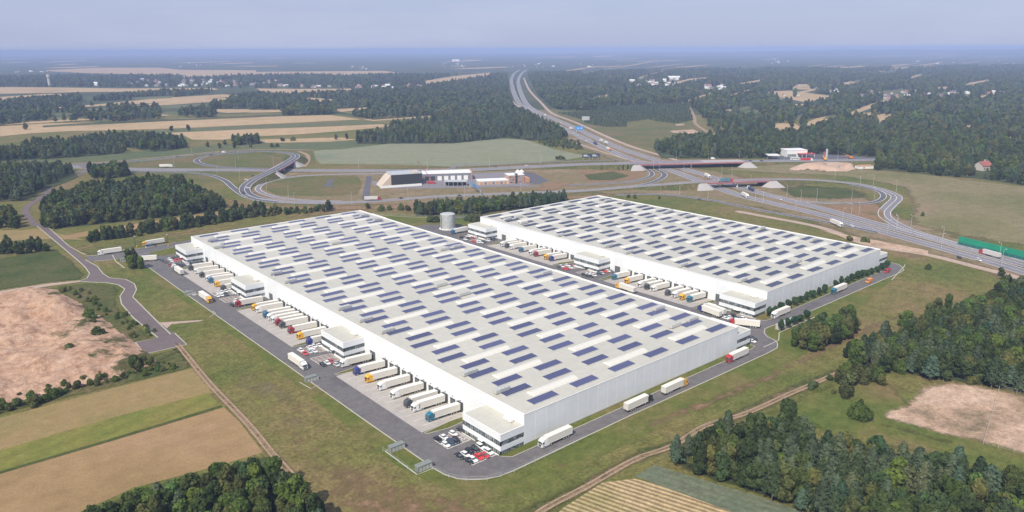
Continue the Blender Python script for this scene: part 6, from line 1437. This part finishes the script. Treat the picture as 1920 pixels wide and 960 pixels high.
# scattered single shrubs and small trees
rs = np.random.default_rng(5)
SING = [(130, 663, 'shrub', 6), (125, 668, 'shrub', 4.5), (172, 600, 'shrub', 6), (165, 595, 'shrub', 5), (175, 612, 'shrub', 5), (183, 632, 'shrub', 6), (194, 630, 'shrub', 4), (180, 658, 'shrub', 4), (198, 652, 'shrub', 4), (255, 690, 'shrub', 6), (268, 684, 'shrub', 6), (262, 697, 'shrub', 5), (285, 686, 'shrub', 5), (186, 714, 'shrub', 4),
        (120, 547, 'shrub', 4), (250, 632, 'shrub', 4), (152, 630, 'shrub', 3), (60, 748, 'shrub', 4), (100, 745, 'shrub', 5), (112, 740, 'shrub', 4), (30, 762, 'shrub', 5), (145, 728, 'shrub', 4), (85, 752, 'shrub', 4), (65, 762, 'shrub', 5), (5, 768, 'shrub', 5), (170, 722, 'shrub', 3),
        (1556, 712, 'shrub', 3), (1588, 745, 'shrub', 6), (1582, 740, 'shrub', 5), (1613, 762, 'shrub', 3), (1606, 783, 'shrub', 7), (1617, 786, 'shrub', 7), (1563, 738, 'shrub', 2.5), (1522, 729, 'shrub', 4), (1527, 725, 'shrub', 3.5), (1590, 672, 'dec', 8), (1596, 668, 'dec', 7),
        (1575, 718, 'shrub', 7), (1590, 722, 'shrub', 8), (1605, 715, 'shrub', 8), (1620, 718, 'shrub', 7), (1632, 712, 'shrub', 8), (1645, 716, 'shrub', 7), (1585, 708, 'shrub', 7), (1652, 722, 'shrub', 5),
        (1740, 592, 'dec', 8), (1757, 583, 'dec', 9), (1700, 612, 'dec', 9), (1690, 612, 'dec', 8), (1778, 577, 'dec', 8), (1593, 451, 'shrub', 5), (1619, 453, 'shrub', 4.5), (1628, 455, 'shrub', 3), (1876, 518, 'dec', 7), (1740, 505, 'shrub', 4), (1730, 405, 'shrub', 3.5), (1500, 452, 'shrub', 2),
        (242, 491, 'dec', 10), (252, 490, 'dec', 9), (256, 503, 'dec', 10), (247, 505, 'dec', 9), (266, 504, 'dec', 8.5), (806, 416, 'shrub', 6), (812, 417, 'shrub', 5.5), (818, 416, 'shrub', 6), (877, 414, 'shrub', 7), (884, 415, 'shrub', 7), (891, 415, 'shrub', 7), (898, 414, 'shrub', 6.5),
        (1645, 319, 'dec', 16), (1700, 319, 'dec', 17), (1690, 316, 'dec', 14), (1732, 322, 'dec', 12), (1760, 330, 'dec', 13), (48, 243, 'dec', 16), (322, 246, 'dec', 12), (353, 245, 'dec', 12), (422, 272, 'dec', 10), (440, 278, 'dec', 9), (470, 277, 'dec', 8), (412, 278, 'dec', 9), (390, 276, 'dec', 9),
        (630, 262, 'dec', 10), (650, 261, 'dec', 9), (550, 264, 'shrub', 8), (530, 265, 'shrub', 8), (510, 276, 'shrub', 6), (520, 275, 'shrub', 6), (1050, 299, 'shrub', 7), (1045, 299, 'shrub', 6), (1056, 299, 'shrub', 6), (1178, 371, 'shrub', 4), (1190, 372, 'shrub', 4), (1236, 373, 'shrub', 3), (1490, 182, 'dec', 24), (1540, 243, 'dec', 15), (1508, 243, 'dec', 16), (1485, 238, 'dec', 14),
        (690, 391, 'shrub', 5), (620, 391, 'shrub', 5), (600, 392, 'shrub', 5), (715, 395, 'shrub', 6), (730, 394, 'shrub', 5), (752, 394, 'shrub', 6), (765, 395, 'shrub', 6)]
for sx in range(46):   # bushes along the ditch between pit and wheat
    t = sx/46; SING.append((-10+345*t+rs.uniform(-6, 6), 772-80*t-14*math.sin(t*3)+rs.uniform(-12, 9), 'shrub', rs.uniform(1.2, 3.4)))
for sx in range(40): t = sx/40; SING.append((135+150*t+rs.uniform(-10, 10), 545+88*t+rs.uniform(-10, 10), 'shrub', rs.uniform(1.2, 3)))
SL = []
for (px, py, kd, h_) in SING:
    p = at(px, py); SL.append((p.length, p.x, p.y, h_/10*(1.15 if kd == 'shrub' else 1), rs.uniform(0, 6.28), int(rs.integers(0, len(KINDS[kd]) if kd != 'dec' else 4)), None, kd, px, py))
PRNM = dict(dec='broadleaf_tree', pine='pine_tree', shrub='shrub', round='ornamental_tree')
def plant(kind, vi, x, y, s, rz, label, group=None, z=0):
    cm, tmesh, cn = KINDS[kind][vi][:3]; root = bpy.data.objects.new(PRNM[kind], None); COL.objects.link(root); root['label'] = label; root['category'] = 'shrub' if kind == 'shrub' else 'tree'
    if group: root['group'] = group
    root.location = (x, y, z); root.rotation_euler = (0, 0, rz); zz = rs.uniform(.85, 1.2); root.scale = (s/zz**.5, s/zz**.5, s*zz)
    c = bpy.data.objects.new('crown', cm); COL.objects.link(c); c.parent = root
    if kind != 'shrub': t = bpy.data.objects.new('trunk', tmesh); COL.objects.link(t); t.parent = root
    return root
def zone(px, py):
    if px < 345 and 530 < py < 800: return 'in the sand pit on the left' if py < 690 and px < 240 else 'on the scrubby rim of the sand pit'
    if px > 1500 and py > 650: return 'beside the field track on the right'
    if px > 1660 and 550 < py < 650: return 'at the edge of the large right wood'
    if px > 1480 and 400 < py < 530: return 'on the motorway verge behind the shorter warehouse'
    if px < 280 and 470 < py < 520: return 'beside the half hidden white truck'
    if 790 < px < 905 and 408 < py < 420: return 'clipped low beside the steel tank'
    if px > 1600 and py < 340: return 'standing out from the wood by the red roofed house'
    if py < 300 and px < 700: return 'alone on the far western fields'
    if py < 300: return 'in the clearings east of the motorway'
    return 'on the verge north of the warehouses'
for kind in ('dec', 'pine'):
    extra = [e for e in SL if e[7] == kind]; lst = sorted(ALL[kind]); keep = 300-len(extra)
    for (d, x, y, s, rz, vi, where) in lst[:keep]:
        nm = {'dec': 'broadleaf tree', 'pine': 'pine tree'}[kind]; cn = KINDS[kind][vi][2]
        plant(kind, vi, x, y, s, rz, f"{cn} {nm} {where}", f"{nm}s {where}")
    for e in extra: plant(kind, e[5], e[1], e[2], e[3], e[4], f"{KINDS[kind][e[5]][2]} broadleaf tree {zone(e[8], e[9])}", 'single trees')
    ALL[kind] = lst[keep:]
for e in [e for e in SL if e[7] == 'shrub']: plant('shrub', e[5], e[1], e[2], e[3], e[4], f"{KINDS['shrub'][e[5]][2]} shrub {zone(e[8], e[9])}", f"shrubs {zone(e[8], e[9])}")
first_s = sorted(ALL['shrub'])[:110]; ALL['shrub'] = sorted(ALL['shrub'])[110:]
for (d, x, y, s, rz, vi, where) in first_s: plant('shrub', vi, x, y, s, rz, f"{KINDS['shrub'][vi][2]} shrub {where}", f"shrubs {where}")
# the row of small round trees beside the shorter warehouse
RT = [(10, 415), (55, 395), (100, 375), (155, 355), (205, 335), (250, 318), (293, 300), (335, 280), (385, 262), (427, 245), (510, 205), (550, 190), (597, 172), (635, 158), (672, 143), (705, 132), (740, 120), (780, 105), (822, 92), (860, 78), (895, 62)]
for i, (x, y) in enumerate(RT):
    p = at(1440+x/4, 480+y/4, 3.4); plant('round', 0, p.x, p.y, .60*(.95+.1*rs.random()), rs.uniform(0, 6), f"{ordn(i)} small round tree of the row along the shorter warehouse gable", 'small round trees along the gable road')
for i, (x, y) in enumerate([(97, 520), (150, 500), (200, 478), (245, 458), (293, 435)]):
    p = at(1440+x/4, 480+y/4, 3.4); plant('round', 0, p.x, p.y, .62, rs.uniform(0, 6), f"{ordn(i)} small round tree of five in front of the pump house", 'five small round trees at the pump house')
IDX = {k: i for i, k in enumerate(ORDER)}
near, mid, far = [], [], []
for kind in ALL:
    for (d, x, y, s, rz, vi, where) in ALL[kind]: (near if d < 520 else mid if d < 1700 else far).append((x, y, 0, rz, s if d < 1700 else s*1.15, IDX[kind, vi]))
print('TREES', len(near), len(mid), len(far), len(plantation))
mass('woodland', 'green and olive trees filling the woods around the warehouses', near, CN); mass('woodland', 'mixed trees of the woods around the motorway junction', mid, CM)
mass('forest', 'blue green forest stretching to the horizon', far, CF); mass('young_plantation', 'low green young plantation beside the motorway', plantation, CM)
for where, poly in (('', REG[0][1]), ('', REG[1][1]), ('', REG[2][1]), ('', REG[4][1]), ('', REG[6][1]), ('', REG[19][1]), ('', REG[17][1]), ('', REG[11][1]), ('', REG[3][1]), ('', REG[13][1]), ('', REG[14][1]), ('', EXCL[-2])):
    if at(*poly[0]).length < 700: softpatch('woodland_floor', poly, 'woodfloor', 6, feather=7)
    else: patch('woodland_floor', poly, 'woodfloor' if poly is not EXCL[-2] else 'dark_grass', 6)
# rough tufts: tall grass clumps on the banks beside the field track and the pit
# ------------------------------------------------------------------ air
hm = bpy.data.materials.new('air'); hm.use_nodes = True; n = hm.node_tree.nodes; n.remove(n['Principled BSDF'])
pv = n.new('ShaderNodeVolumePrincipled'); pv.inputs['Color'].default_value = (*HAZE_C, 1); pv.inputs['Density'].default_value = HAZE_D; pv.inputs['Anisotropy'].default_value = -0.2
hm.node_tree.links.new(pv.outputs[0], n['Material Output'].inputs['Volume'])
m = MB(); m.box(-61000, 61000, -61000, 61000, -3, 160); hz = m.build('haze', hm); tag(hz, kind='stuff')
sc.cycles.volume_bounces = 1
